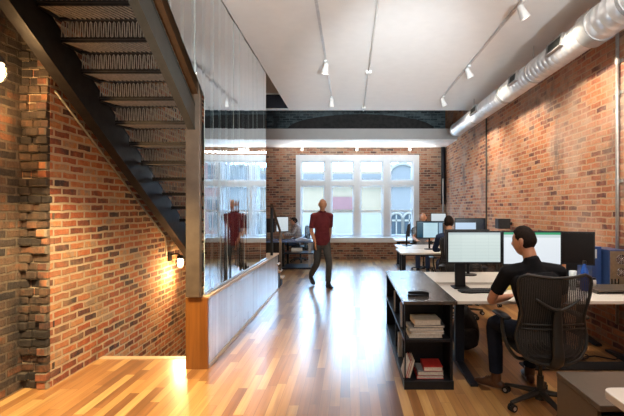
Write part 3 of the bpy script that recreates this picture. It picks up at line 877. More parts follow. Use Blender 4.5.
for h, sx, dx, rz, m, lab in ((.034,.30,-.005,.02,cream,'thick cream book lying at the bottom of the stack on the middle shelf'), (.026,.29,.02,-.05,whi,'white book second from the bottom of the stack on the middle shelf'), (.028,.31,.0,.04,grey,'grey book in the middle of the stack on the middle shelf'), (.022,.28,.03,-.03,dk,'dark thin book second from the top of the stack on the middle shelf'), (.046,.24,.01,.05,cream,'thick cream book lying on top of the stack on the middle shelf')):
    book(lab, (.685+dx, by0+.145, z), sx, .215, h, rz, m, 'books stacked on the middle shelf'); z += h+.001
for h, sx, dx, tilt, m, lab in ((.03,.24,.02,0,red,'red book lying flat at the bottom of the pile on the lowest shelf'), (.035,.23,.025,.0,grey,'grey book lying second in the pile on the lowest shelf'), (.04,.17,.05,.0,red,'shorter red book lying on top of the pile on the lowest shelf')):
    z0_ = {.03:.077,.035:.108,.04:.144}[h]
    book(lab, (.70+dx, by0+.135, z0_), sx, .21, h, R.uniform(-.03,.03), m, 'books piled on the lowest shelf', tilt)
for i, (m, lab) in enumerate(((whi,'white book leaning beside the red pile, outermost'), (red,'red thin book leaning beside the red pile'), (cream,'cream thin book leaning next to the red pile, innermost'))):
    b = book(lab, (.535+.021*i, by0+.135, .080), .16, .21, .016, 0, m, 'thin books leaning on the lowest shelf', -1.30)
    b.location.z = .079+.08*math.sin(1.30)+.004; b.location.x -= .017
# things on the long open side
for i, (yy, z0_, m, lab, hh) in enumerate(((4.10,.442,whi,'white upright book in the long side of the black bookcase',.24), (4.16,.442,blu,'blue upright book next to the white one in the bookcase side',.22), (4.72,.442,cream,'cream upright book deeper along the bookcase side',.23), (4.30,.077,whi,'white upright book low in the long side of the bookcase',.25), (4.36,.077,grey,'grey upright book low beside the white one in the bookcase side',.23))):
    b = book(lab, (.62, yy, z0_), .2, hh, .035, 0, m, 'upright books in the side of the bookcase')
    b.rotation_euler = (PI/2, 0, 0); b.location = (.60, yy+.02, z0_+hh/2)
# stapler on the bookcase
t = thing('stapler', 'black stapler lying on top of the black bookcase', 'stapler', (.645, 3.93, .781), math.radians(-6)); 
bm = NB(); prism(bm, [(-.10,0),(.10,0),(.10,.012),(-.10,.012)], 'y', -.02, .02); build('base', bm, M['black'], t, bevel=.003)
bm = NB(); prism(bm, [(-.09,.02),(.10,.012),(.10,.035),(.04,.048),(-.085,.042),(-.10,.03)], 'y', -.018, .018); build('lever', bm, M['black'], t, bevel=.004)
t = tag(build('paper_slip', (lambda b: (box(b, (.60, 4.86, .7805), (.66, 4.90, .7825)), b)[1])(NB()), whi), 'tiny white paper slip lying on the dark bookcase top', 'paper')

# =================================================================== monitors
def screen_mat(name, style):
    t = NT(name)
    g = t.sep(t.n('ShaderNodeTexCoord').outputs['Generated']); u, v = g[0], g[2]
    def band(s, a, b): return t.math('MULTIPLY', t.math('GREATER_THAN', s, a), t.math('LESS_THAN', s, b))
    if style == 'sheet':
        c = t.mix(t.math('ADD', .0, v), (.70,.82,.80), (.78,.9,.86))
        lines = t.math('LESS_THAN', t.math('FRACT', t.math('MULTIPLY', v, 9.0)), .09)
        vl = t.math('LESS_THAN', t.math('FRACT', t.math('MULTIPLY', u, 3.9)), .018)
        c = t.mix(t.math('MULTIPLY', t.math('MAXIMUM', lines, vl), .22), c, (.3,.4,.42))
        side = t.math('MULTIPLY', band(u, .0, .25), t.math('LESS_THAN', t.math('FRACT', t.math('MULTIPLY', v, 22.0)), .3))
        c = t.mix(t.math('MULTIPLY', side, .14), c, (.2,.3,.32))
        c = t.mix(band(v, .93, 1.1), c, (.55,.65,.66)); s = .86
    elif style == 'green':
        c = t.mix(v, (.80,.86,.92), (.86,.92,.96))
        ln = t.math('LESS_THAN', t.math('FRACT', t.math('MULTIPLY', v, 24.0)), .12)
        c = t.mix(t.math('MULTIPLY', ln, .07), c, (.3,.4,.5))
        c = t.mix(band(v, .84, .93), c, (.62,.72,.74))
        c = t.mix(band(v, .93, 1.1), c, (.03,.36,.16)); s = .95
    elif style == 'code':
        c = t.mix(band(u, .24, .8), (.01,.06,.10), (.55,.8,.9))
        ln = t.math('LESS_THAN', t.math('FRACT', t.math('MULTIPLY', v, 12.0)), .2)
        c = t.mix(t.math('MULTIPLY', ln, .25), c, (.1,.2,.3))
        c = t.mix(band(u, .84, .98), c, (.3,.45,.6)); c = t.mix(band(v, .93, 1.1), c, (.05,.1,.14)); s = .9
    elif style == 'strip':
        c = t.mix(band(u, .0, .70), (.01,.012,.02), (.55,.72,.92)); c = t.mix(band(v, .78, 1.1), c, (.012,.015,.02)); s = .9
    else:
        c = t.mix(v, (.7,.8,.86), (.8,.88,.92)); s = .8
    e = t.n('ShaderNodeEmission'); e.inputs[1].default_value = s
    if isinstance(c, tuple): e.inputs[0].default_value = (*c, 1)
    else: t.l(c, e.inputs[0])
    gl = t.n('ShaderNodeBsdfGlossy'); gl.inputs['Roughness'].default_value = .25; gl.inputs[0].default_value = (.03,.03,.03,1)
    ad = t.n('ShaderNodeAddShader'); t.l(e.outputs[0], ad.inputs[0]); t.l(gl.outputs[0], ad.inputs[1]); t.l(ad.outputs[0], t.out.inputs[0])
    return t.m
SC = {k: screen_mat('screen_'+k, k) for k in ('sheet', 'green', 'code', 'strip', 'pale')}
SC['off'] = plain('screen_off', (.010,.007,.006), .4, var=.1, Specular_IOR_Level=.15)
def monitor(label, x, y, zb, w, h, style, desk_z=.75, rz=0.0, stand_dx=0.0, group=None, stand='wide', tilt=0.0):
    """screen faces -y (towards the camera) before the turn rz"""
    t = thing('monitor', label, 'monitor', (x, y, desk_z), rz, group)
    b = .016; zb -= desk_z
    bm = NB(); prism(bm, [(0, zb-b*1.3), (.028, zb+.01), (.05, zb+h*.3), (.05, zb+h*.7), (.026, zb+h+b), (0, zb+h+b)], 'x', -w/2-b, w/2+b); build('casing', bm, M['black'], t, bevel=.004)
    bm = NB(); box(bm, (-w/2, -.003, zb), (w/2, .001, zb+h)); build('screen', bm, SC[style], t)
    bm = NB(); sx = stand_dx
    if stand == 'wide':
        prism(bm, [(.03, .012), (.055, .012), (.085, zb+h*.45), (.05, zb+h*.45)], 'x', sx-.055, sx+.055); build('stand', bm, M['black'], t, bevel=.004)
        bm = NB(); rounded_slab(bm, sx-.085, -.05, sx+.085, .14, 0.001, .014, .02); build('base', bm, M['black'], t, bevel=.003)
    else:
        cyl(bm, (sx, .07, .01), (sx, .06, zb+h*.45), .02, 12); build('stand', bm, M['black'], t, smooth=False)
        bm = NB(); lathe(bm, [(.11, .001), (.11, .012), (.03, .022), (.001, .022)], (sx, .06, 0), n=24); build('base', bm, M['black'], t)
    return t
def mx(px, D): return (px-350)/416*D
def mz(py, D): return H-(py-209)/416*D
D = 4.45
monitor('lit monitor with a pale table on screen, nearest the bookcase', mx(474.3,D), D, mz(262,D), .555, mz(232.5,D)-mz(262,D), 'sheet', stand_dx=-.14)
D = 4.42
monitor('lit monitor with a green bar across its spreadsheet, before the man in black', mx(532,D), D, mz(264,D), .585, mz(232.5,D)-mz(264,D), 'green', rz=math.radians(-4), stand_dx=.12)
D = 4.56
monitor('switched-off dark monitor beside the green-barred screen', mx(574,D), D, mz(263,D), .37, mz(233,D)-mz(263,D), 'off', rz=math.radians(-24), stand_dx=-.02)
D = 8.72
monitor('lit monitor in front of the dark-haired worker in navy', mx(430,D), D, mz(237.5,D), .54, .33, 'code', stand='round')
D = 8.75
monitor('wide dark monitor with a lit strip, past the navy worker', mx(470,D), D, mz(236,D), .60, .36, 'strip', rz=math.radians(-6), stand='round')
D = 9.2
monitor('pale lit monitor behind the bald worker near the corner', mx(438.5,11.6), 11.6, 1.21, .40, .26, 'pale', stand='round')
monitor('slim monitor seen from its edge on the far desk by the window', mx(409.5,9.6), 9.6, .98, .34, .26, 'off', rz=math.radians(78), stand='round')
monitor('dark monitor at the end of the left far table by the glass', -2.33, 11.62, .96, .42, .36, 'off', desk_z=.73, rz=math.radians(18), stand='round')
monitor('white lit monitor before the worker in the checked shirt', mx(280.5,11.7)+.04, 11.78, .97, .34, .40, 'pale', desk_z=.73, rz=math.radians(28), stand='round')
# backs of the monitors on the desk behind
monitor('dark monitor seen from behind, low between the pale-table screen and its desk', 1.52, 5.42, 1.0, .55, .32, 'off', rz=PI, stand='round')

# =================================================================== on the near desk
t = thing('keyboard', 'black curved keyboard lying on the desk before the pale-table monitor', 'keyboard', (1.32, 4.27, .751), math.radians(4))
bm = NB()
poly = [(-.20,-.06),(-.12,-.10),(0,-.085),(.12,-.10),(.20,-.06),(.205,.05),(.10,.085),(0,.075),(-.10,.085),(-.205,.05)]
prism(bm, poly, 'z', 0, .016); build('case', bm, M['black'], t, bevel=.004)
bm = NB()
for r in range(5):
    for c in range(13):
        x = -.18+c*.0285; y = -.055+r*.026+.012*math.cos(x*14)
        box(bm, (x, y, .016), (x+.023, y+.021, .024))
build('keys', bm, plain('key_black', (.03,.03,.032), .45), t, bevel=.002)
t = thing('computer_tower', 'blue-sided desktop computer with its fan grille at the back, against the brick wall', 'computer', (2.80, 4.55, .75), math.radians(-4)); o = t.location
W, Dp, Hh = .20, .40, .42
z0_ = 0
bm = NB(); box(bm, (-.105, -.02, 0), (.105, .38, .40)); build('case', bm, plain('case_blue', (.03,.06,.16), .3), t, bevel=.004)
bm = NB(); box(bm, (-.10, -.025, .01), (.10, -.02, .39)); bk = build('rear_plate', bm, plain('rear_tan', (.26,.20,.13), .4, .4), t)
for zz, rr in ((.30,.055),(.16,.05)):
    bm = NB()
    for q in (.35,.65,.95): tube(bm, [(.02+rr*q*math.cos(PI*k/10), -.029, zz+rr*q*math.sin(PI*k/10)) for k in range(20)], .003, 5, closed=True)
    for k in range(4): a = PI*k/4; tube(bm, [(.02-rr*math.cos(a), -.029, zz-rr*math.sin(a)), (.02+rr*math.cos(a), -.029, zz+rr*math.sin(a))], .0025, 5)
    build('fan_guard', bm, M['chrome'], bk)
    bm = NB(); lathe(bm, [(.001,0),(rr,0),(rr,.002),(.001,.002)], (.02, -.0275, zz), (0,1,0), 20); build('fan_hole', bm, M['black'], bk)
for k in range(5):
    bm = NB(); box(bm, (-.09+k*.018, -.029, .03), (-.078+k*.018, -.0245, .09)); build('port', bm, M['chrome'] if k % 2 else M['black'], bk)
t.location = (2.925, 4.54, .752); t.rotation_euler = (0, 0, 0)
t = thing('computer_tower', 'dark blue desktop computer standing just behind the tan-backed one', 'computer', (2.755, 4.64, .751), 0)
bm = NB(); box(bm, (-.052, 0, 0), (.052, .32, .43)); build('case', bm, plain('case_navy', (.035,.075,.22), .28), t, bevel=.005)
bm = NB(); box(bm, (-.045, -.006, .30), (-.005, 0, .40)); build('sticker', bm, whi, t)
t = thing('desk_riser', 'low brown riser shelf on the desk in front of the computers', 'desk riser', (2.72, 4.34, .751))
bm = NB(); box(bm, (-.26, -.20, .025), (.28, .14, .04)); build('top', bm, M['riser_brown'], t, bevel=.003)
for x in (-.25, .26):
    bm = NB(); box(bm, (x, -.18, 0), (x+.015, .13, .025)); build('foot', bm, M['riser_brown'], t)
def bottle(name, label, x, y, z, prof, mat, cat='bottle', cap=None):
    t = thing(name, label, cat, (x, y, z)); bm = NB(); lathe(bm, prof, n=18); build('body', bm, mat, t, smooth=True)
    if cap: bm = NB(); lathe(bm, cap, n=14); build('cap', bm, M['black'], t)
    return t
blue_gl = plain('blue_plastic', (.02,.09,.40), .15); 
bottle('water_bottle', 'blue plastic bottle standing before the dark monitor', 2.44, 4.33, .752, [(.001,0),(.036,0),(.038,.02),(.038,.20),(.018,.26),(.016,.28),(.001,.28)], blue_gl, cap=[(.018,.278),(.018,.31),(.001,.311)])
bottle('drinking_glass', 'small clear glass standing beside the blue bottle', 2.34, 4.37, .752, [(.03,0),(.038,.20),(.035,.20),(.027,.006),(.001,.006)], plain('clear_cup', (.5,.55,.58), .08), 'glass')
bottle('jar', 'white jar with a dark lid beside the blue bottle', 2.53, 4.34, .792, [(.001,0),(.035,0),(.036,.06),(.03,.075),(.001,.075)], M['lamp_white'], 'jar', cap=[(.032,.074),(.032,.092),(.001,.093)])
bottle('desk_cup', 'pale cup standing between the two lit monitors', mx(503.5,4.3), 4.3, .751, [(.001,0),(.03,0),(.036,.10),(.033,.10),(.027,.008),(.001,.008)], M['lamp_white'], 'cup')
t = tag(build('sticky_note', (lambda b: (box(b, (-.05,-.002,0), (.05,.002,.07), Matrix.Rotation(.1,3,'X')), b)[1])(NB()), plain('note_yellow', (.75,.62,.18), .7)), 'yellow note standing under the green-barred monitor', 'note')
t.location = (mx(509,4.36), 4.36, .752)
pts = []
t = thing('cable_bundle', 'loose coil of dark cables lying on the floor under the desk', 'cable', (2.3, 4.45, 0))
bm = NB()
for k in range(3):
    tube(bm, [((.14+.03*k)*math.cos(a*.35)+.02*k, (.09+.02*k)*math.sin(a*.35), .012+.012*k) for a in range(18)], .007, 6, closed=True)
build('coil', bm, M['black_soft'], t); bm = NB(); tube(bm, [(.15,0,.012),(.35,.05,.010),(.5,-.06,.010),(.62,.02,.010)], .007, 6); build('loose_end', bm, M['black_soft'], t)
t = tag(build('floor_mat', (lambda b: (rounded_slab(b, 1.75, 4.12, 2.95, 4.33, .001, .012, .03), b)[1])(NB()), M['black_soft']), 'flat black mat lying on the floor under the desk', 'mat')
t = thing('backpack', 'black backpack slumped on the floor behind the desk leg', 'backpack', (1.32, 4.74, .0), .15)
bm = NB(); loft(bm, [((0,0,.09),.15,.09),((0,.0,.2),.16,.10),((0,.02,.34),.13,.08),((0,.03,.44),.07,.05)], hint=(1,0,0), n=14); build('bag', bm, M['black_soft'], t, smooth=True)
bm = NB(); loft(bm, [((0,-.10,.08),.10,.03),((0,-.11,.17),.11,.035),((0,-.09,.24),.09,.025)], hint=(1,0,0), n=12); build('front_pocket', bm, M['black_soft'], t, smooth=True)
bm = NB(); tube(bm, [(-.04,.04,.46),(-.03,.04,.51),(.03,.04,.51),(.04,.04,.46)], .01, 6); build('carry_loop', bm, M['black_soft'], t)
t = thing('wall_speaker', 'small black speaker box mounted on the brick wall past the monitors', 'speaker', (2.93, 7.85, 1.30))
bm = NB(); box(bm, (-.16, -.09, -.07), (.06, .10, .12)); build('cabinet', bm, M['black'], t, bevel=.006)
bm = NB(); box(bm, (-.15, -.095, -.06), (.05, -.09, .11)); build('grille_cloth', bm, M['black_soft'], t)
bm = NB(); box(bm, (.06, -.03, 0), (.12, .03, .05)); build('bracket', bm, M['steel'], t)

# =================================================================== far left table
t = thing('work_table', 'dark blue table with open shelves beyond the glass screen', 'table', (-1.85, 11.6, 0)); o = t.location
bm = NB(); box(bm, (-2.6, 11.15, .70), (-1.0, 12.1, .73)); build('table_top', bm, plain('table_blue', (.10,.15,.26), .25), t, bevel=.003, offset=o)
bm = NB(); box(bm, (-2.6, 11.2, .05), (-1.84, 11.23, .70)); build('modesty_panel', bm, M['black'], t, offset=o)
bm = NB(); box(bm, (-1.78, 11.1, .39), (-.98, 11.75, .42)); build('shelf', bm, M['blue_steel'], t, offset=o)
bm = NB(); box(bm, (-1.82, 11.0, .0), (-.86, 11.75, .05)); build('base', bm, M['blue_steel'], t, bevel=.004, offset=o)
for x, y in ((-1.82, 11.15), (-1.12, 11.2), (-1.82, 11.95), (-1.12, 11.95), (-2.58, 11.95)):
    bm = NB(); box(bm, (x, y, .0), (x+.06, y+.05, .70)); build('leg', bm, M['galv_dull'] if x > -1.5 else M['black'], t, offset=o)
t = thing('paper_roll', 'pale paper roll lying on the shelf of the dark blue table', 'paper roll', (-1.45, 11.3, .42))
bm = NB(); cyl(bm, (-.14, 0, .065), (.14, .08, .065), .062, 16); build('roll', bm, M['lamp_white'], t, smooth=False)
t = thing('cloth_heap', 'crumpled pale blue cloth heaped on the dark blue table', 'cloth', (-1.28, 11.3, .731))
bm = NB(); loft(bm, [((-.18,0,.03),.05,.03),((-.05,.03,.05),.09,.045),((.08,-.01,.04),.10,.035),((.2,.02,.02),.04,.02)], hint=(0,1,0), n=12)
for v in bm.verts: v.co += V((0,0,.02))*mnoise.noise(v.co*18)
for v in bm.verts: v.co.z = max(v.co.z, .001)
build('cloth', bm, plain('cloth_pale', (.5,.56,.66), .8), t, smooth=True)
# =================================================================== swivel chairs
HW = [(.42,.10),(.44,.17),(.47,.22),(.54,.262),(.62,.275),(.70,.256),(.78,.238),(.84,.243),(.95,.27),(1.045,.279),(1.085,.262),(1.105,.215)]
def hw(z):
    for (a, wa), (b, wb) in zip(HW, HW[1:]):
        if z <= b:
            t = (z-a)/(b-a); return wa+(wb-wa)*t
    return HW[-1][1]
def back_pt(u, z):
    w = hw(z); x = u*w
    y = -.255-.10*max(0, z-.62)-.05*max(0,.62-z)*-1 + .055*(x/.28)**2 + .03*math.exp(-((z-.70)/.12)**2)
    zz = z
    if z > 1.05: zz -= (z-1.05)/.055*.022*(1-u*u)
    return V((x, y, zz))
def make_chair(label, group=None):
    t = thing('swivel_chair', label, 'office chair', (0,0,0), 0, group)
    bm = NB(); rows = []
    zs_ = [.42+(1.105-.42)*i/30 for i in range(31)]
    for z in zs_:
        rows.append([bm.verts.new(back_pt(-1+2*j/16, z)) for j in range(17)])
    for a, b in zip(rows, rows[1:]):
        for j in range(16): bm.faces.new((a[j], a[j+1], b[j+1], b[j]))
    back = build('backrest', bm, M['mesh_fabric'], t, smooth=True)
    bm = NB()
    loop = [back_pt(1, z) for z in zs_] + [back_pt(1-2*j/16, 1.105) for j in range(1, 16)] + [back_pt(-1, z) for z in zs_[::-1]] + [back_pt(-1+2*j/16, .42) for j in range(1, 16)]
    tube(bm, loop, .013, 8, closed=True, hint=(0,1,0)); build('back_rim', bm, M['chair_frame'], back, smooth=True)
    bm = NB()
    def off(p, d): return V((p.x, p.y-d, p.z))
    arc = [off(back_pt(u*.62, .84+.085*abs(u)**1.6), .030) for u in [(-1+k/8) for k in range(17)]]
    tube(bm, arc, [.009+.008*(1-abs(-1+k/8)) for k in range(17)], 8)
    loft(bm, [(off(back_pt(0,.85),.032),.022,.014),(off(back_pt(0,.76),.04),.036,.016),(off(back_pt(0,.60),.05),.040,.018),(off(back_pt(0,.47),.05),.048,.022),((0,-.22,.40),.05,.03),((0,-.08,.395),.05,.03)], hint=(1,0,0), n=12)
    build('spine', bm, M['chair_frame'], back, smooth=True)
    bm = NB()
    for dz in (0, .035):
        tube(bm, [off(back_pt(u*.93, .685+dz), .018) for u in [(-1+k/8) for k in range(17)]], .007, 6)
    build('lumbar_band', bm, M['chair_frame'], back, smooth=True)
    bm = NB()
    for s in (-1, 1):
        for q in range(5):
            r = .05+.035*q
            pts = []
            for k in range(9):
                a = math.radians(-95+95*k/8)
                x = s*(.045+r*math.cos(a)*.95); z = .60+r*math.sin(a)*.85
                if z > .435 and abs(x) < hw(z): pts.append(off(back_pt(x/hw(z), z), .006))
            if len(pts) > 2: tube(bm, pts, .0035, 5)
    build('flex_ribs', bm, M['chair_frame'], back, smooth=True)
    bm = NB(); loft(bm, [((0,-.22,.475),.20,.03),((0,-.1,.47),.24,.035),((0,.08,.475),.245,.035),((0,.2,.47),.235,.032),((0,.25,.45),.20,.025)], hint=(1,0,0), n=20)
    build('seat', bm, M['black_soft'], t, smooth=True)
    bm = NB(); box(bm, (-.09,-.14,.37), (.09,.10,.435)); tube(bm, [(.08,-.02,.40),(.24,-.02,.40)], .008, 6); build('tilt_mechanism', bm, M['chair_frame'], t, bevel=.01)
    for s in (-1, 1):
        bm = NB()
        loft(bm, [((s*.10,-.06,.40),.022,.014),((s*.22,-.07,.41),.024,.014),((s*.29,-.06,.50),.026,.014),((s*.315,-.03,.60),.024,.014),((s*.315,-.01,.715),.020,.014)], hint=(0,1,0), n=10)
        a = build('armrest', bm, M['chair_frame'], t, smooth=True)
        bm = NB(); loft(bm, [((s*.31,-.10,.735),.038,.015),((s*.31,0,.738),.045,.016),((s*.31,.13,.735),.042,.014)], hint=(1,0,0), n=12)
        build('arm_pad', bm, M['black'], a, smooth=True)
    bm = NB(); cyl(bm, (0,0,.18), (0,0,.38), .016, 14); cyl(bm, (0,0,.07), (0,0,.24), .027, 14); cyl(bm, (0,0,.05),(0,0,.13),.042,14); build('gas_column', bm, M['chair_frame'], t)
    for k in range(5):
        a = math.radians(59+72*k); c, s = math.cos(a), math.sin(a)
        bm = NB(); loft(bm, [((.03*c,.03*s,.105),.032,.024),((.16*c,.16*s,.092),.026,.018),((.30*c,.30*s,.075),.02,.012)], hint=(-s,c,0), n=10)
        cyl(bm, (.295*c,.295*s,.04), (.295*c,.295*s,.08), .009, 8)
        lg = build('base_leg', bm, M['chair_frame'], t, smooth=True)
        bm = NB()
        for q in (-.016, .016):
            p = V((.295*c,.295*s,.031)); n_ = V((-s,c,0))
            cyl(bm, p+n_*(q-.009), p+n_*(q+.009), .030, 16)
        build('caster', bm, M['rubber'], lg)
        bm = NB()
        cyl(bm, p-n_*.0275, p+n_*.0275, .015, 12)
        build('caster_hub', bm, M['galv_dull'], lg)
    return t
chair = make_chair('dark mesh-backed swivel chair carrying the man in the black t-shirt', None)
chair.location = (1.555, 3.40, 0); chair.rotation_euler = (0,0,0)
def seat_at(x, y, rz, label):
    c = copy_tree(chair); c.location = (x, y, 0); c.rotation_euler = (0,0,rz); c['label'] = label
    return c
seat_at(1.80, 7.50, .15, 'dark swivel chair under the dark-haired worker in navy')
seat_at(1.90, 10.75, PI, 'dark swivel chair under the bald worker beyond the far monitors')
seat_at(1.70, 6.25, PI-.3, 'empty dark swivel chair on the far side of the desk pair')
seat_at(2.35, 7.05, .2, 'empty dark swivel chair next to the navy worker, by the brick wall')
seat_at(-1.50, 12.58, PI/2-.2, 'dark swivel chair under the worker in the checked shirt')
# =================================================================== people
def fuse(name, bm, mat, parent, voxel, smooth=3, offset=None):
    """one continuous skin out of overlapping closed volumes"""
    if offset is not None: bmesh.ops.translate(bm, verts=bm.verts, vec=-V(offset))
    bmesh.ops.recalc_face_normals(bm, faces=bm.faces)
    me = bpy.data.meshes.new(name+'_raw'); bm.to_mesh(me); bm.free()
    o = bpy.data.objects.new(name+'_raw', me); link(o)
    r = o.modifiers.new('r', 'REMESH'); r.mode = 'VOXEL'; r.voxel_size = voxel; r.use_smooth_shade = True
    s = o.modifiers.new('s', 'SMOOTH'); s.factor = .5; s.iterations = smooth
    dg = bpy.context.evaluated_depsgraph_get()
    out = bpy.data.meshes.new_from_object(o.evaluated_get(dg)); out.name = name
    bpy.data.objects.remove(o); bpy.data.meshes.remove(me)
    out.materials.clear(); out.materials.append(mat)
    for p in out.polygons: p.use_smooth = True
    n = bpy.data.objects.new(name, out); link(n, parent); return n

def head_pt(d, grow=0.0):
    """surface of the head in direction d (x: its side, y: face, z: up), centre between the ears"""
    x, y, z = d
    a, b, h = .076, .097, .118
    px, py, pz = a*x, b*y, h*z
    if z < 0:
        px *= 1-.30*z*z; 
        if y < 0: py *= 1-.45*min(1, -z*1.1)
        else: py *= 1-.10*z*z
    if y > 0:
        py += .026*math.exp(-(x/.17)**2-((z+.16)/.17)**2)
        py -= .011*math.exp(-((abs(x)-.40)/.17)**2-((z-.06)/.13)**2)
        py += .005*math.exp(-((z-.24)/.10)**2)*y
        py += .007*math.exp(-(x/.30)**2-((z+.50)/.07)**2) - .004*math.exp(-(x/.3)**2-((z+.53)/.03)**2)
        py += .010*math.exp(-(x/.3)**2-((z+.82)/.14)**2)
    v = V((px, py, pz))
    return v + V(d)*grow
def head_axes(fwd, up=(0,0,1)):
    f = V(fwd).normalized(); u = V(up); u = (u-f*u.dot(f)).normalized(); r = f.cross(u)
    return lambda v: r*v[0]+f*v[1]+u*v[2]
def add_head(bm, c, ax, s=1.0, growf=None, n=36, m=28, ears=True):
    rings = []
    for i in range(1, m):
        th = PI*i/m; ring = []
        for k in range(n):
            d = (math.sin(th)*math.sin(2*PI*k/n), math.sin(th)*math.cos(2*PI*k/n), -math.cos(th))
            g = growf(d) if growf else 0
            ring.append(bm.verts.new(c+ax(head_pt(d, g))*s))
        rings.append(ring)
    ring_faces(bm, rings)
    if ears:
        for sd in (-1, 1):
            loft(bm, [(c+ax(V((sd*.074,-.012,-.035)))*s, .012*s, .008*s),(c+ax(V((sd*.082,-.018,0)))*s, .020*s, .010*s),(c+ax(V((sd*.083,-.018,.022)))*s, .016*s, .009*s)], hint=ax(V((0,1,0))), n=10)
def hair_grow(d, style):
    x, y, z = d
    # hairline: high at the brow, behind the ears, down to the nape
    line = .50 if y > .45 else (.24-.88*min(1, (.45-y)/.95))
    if style == 'crew':
        k = (z-line)/.22; k = max(0, min(1, k)); top = .016*max(0, z)*max(0, .6+.4*y)
        return -.008+k*(.012+top)
    if style == 'short':
        k = max(0, min(1, (z-line)/.12)); return -.010+k*.025
    k = max(0, min(1, (z-line)/.10)) * max(0, min(1, (.78-z)/.2)); return -.008+k*.012
def hand(bm, wrist, d, palm_n, s=1.0, curl=.35, side=1):
    """wrist point, finger direction, palm normal; side: +1 / -1 puts the thumb on one edge"""
    d = V(d).normalized(); nrm = V(palm_n); nrm = (nrm-d*nrm.dot(d)).normalized(); a = d.cross(nrm)*side
    w = V(wrist)
    loft(bm, [(w-d*.02, .026*s, .019*s), (w+d*.03*s, .036*s, .016*s), (w+d*.085*s, .041*s, .013*s)], hint=a, n=12)
    for q, (off, L) in enumerate(((.031,.070),(.011,.080),(-.010,.074),(-.029,.058))):
        p = w+d*.085*s+a*off*s; ang = 0; pts = [(p-d*.02*s, .0085*s)]
        dd = d
        for k, f in enumerate((.42,.33,.25)):
            p = p+dd*L*f*s; pts.append((p.copy(), (.0082-.0009*k)*s))
            ang += curl*(1+.15*q); dd = d*math.cos(ang)+nrm*math.sin(ang)
        loft(bm, pts, n=8, sub=2)
    th = (d*.62+a*.72+nrm*.25).normalized(); p0 = w+d*.022*s+a*.024*s
    loft(bm, [(p0, .013*s), (p0+th*.035*s, .0115*s), (p0+th*.062*s+d*.006*s, .010*s), (p0+th*.078*s+d*.02*s, .008*s)], n=8, sub=2)

def skin_mat(name, c):
    t = NT(name); nz = t.noise(t.n('ShaderNodeTexCoord').outputs['Object'], 25, 3)
    t.bsdf(t.ramp(nz, [(.3, tuple(v*.88 for v in c)), (.7, tuple(min(1, v*1.08) for v in c))]), .5, 0, nz, .05, .002, Subsurface_Weight=.08, Subsurface_Radius=(.02,.008,.004), Subsurface_Scale=.5)
    return t.m
def checked(name):
    t = NT(name); o = t.sep(t.n('ShaderNodeTexCoord').outputs['Object'])
    u = t.math('GREATER_THAN', t.math('FRACT', t.math('MULTIPLY', t.math('ADD', o[0], o[1]), 22)), .5); v = t.math('GREATER_THAN', t.math('FRACT', t.math('MULTIPLY', o[2], 22)), .5)
    c = t.ramp(t.math('MULTIPLY', t.math('ADD', u, v), .5), [(0,(.62,.58,.54)),(.5,(.40,.36,.36)),(1,(.22,.20,.22))]); t.bsdf(c, .85); return t.m
def cloth(name, c): return plain(name, c, .9, var=.18, scale=16, bstr=.25, Specular_IOR_Level=.2)

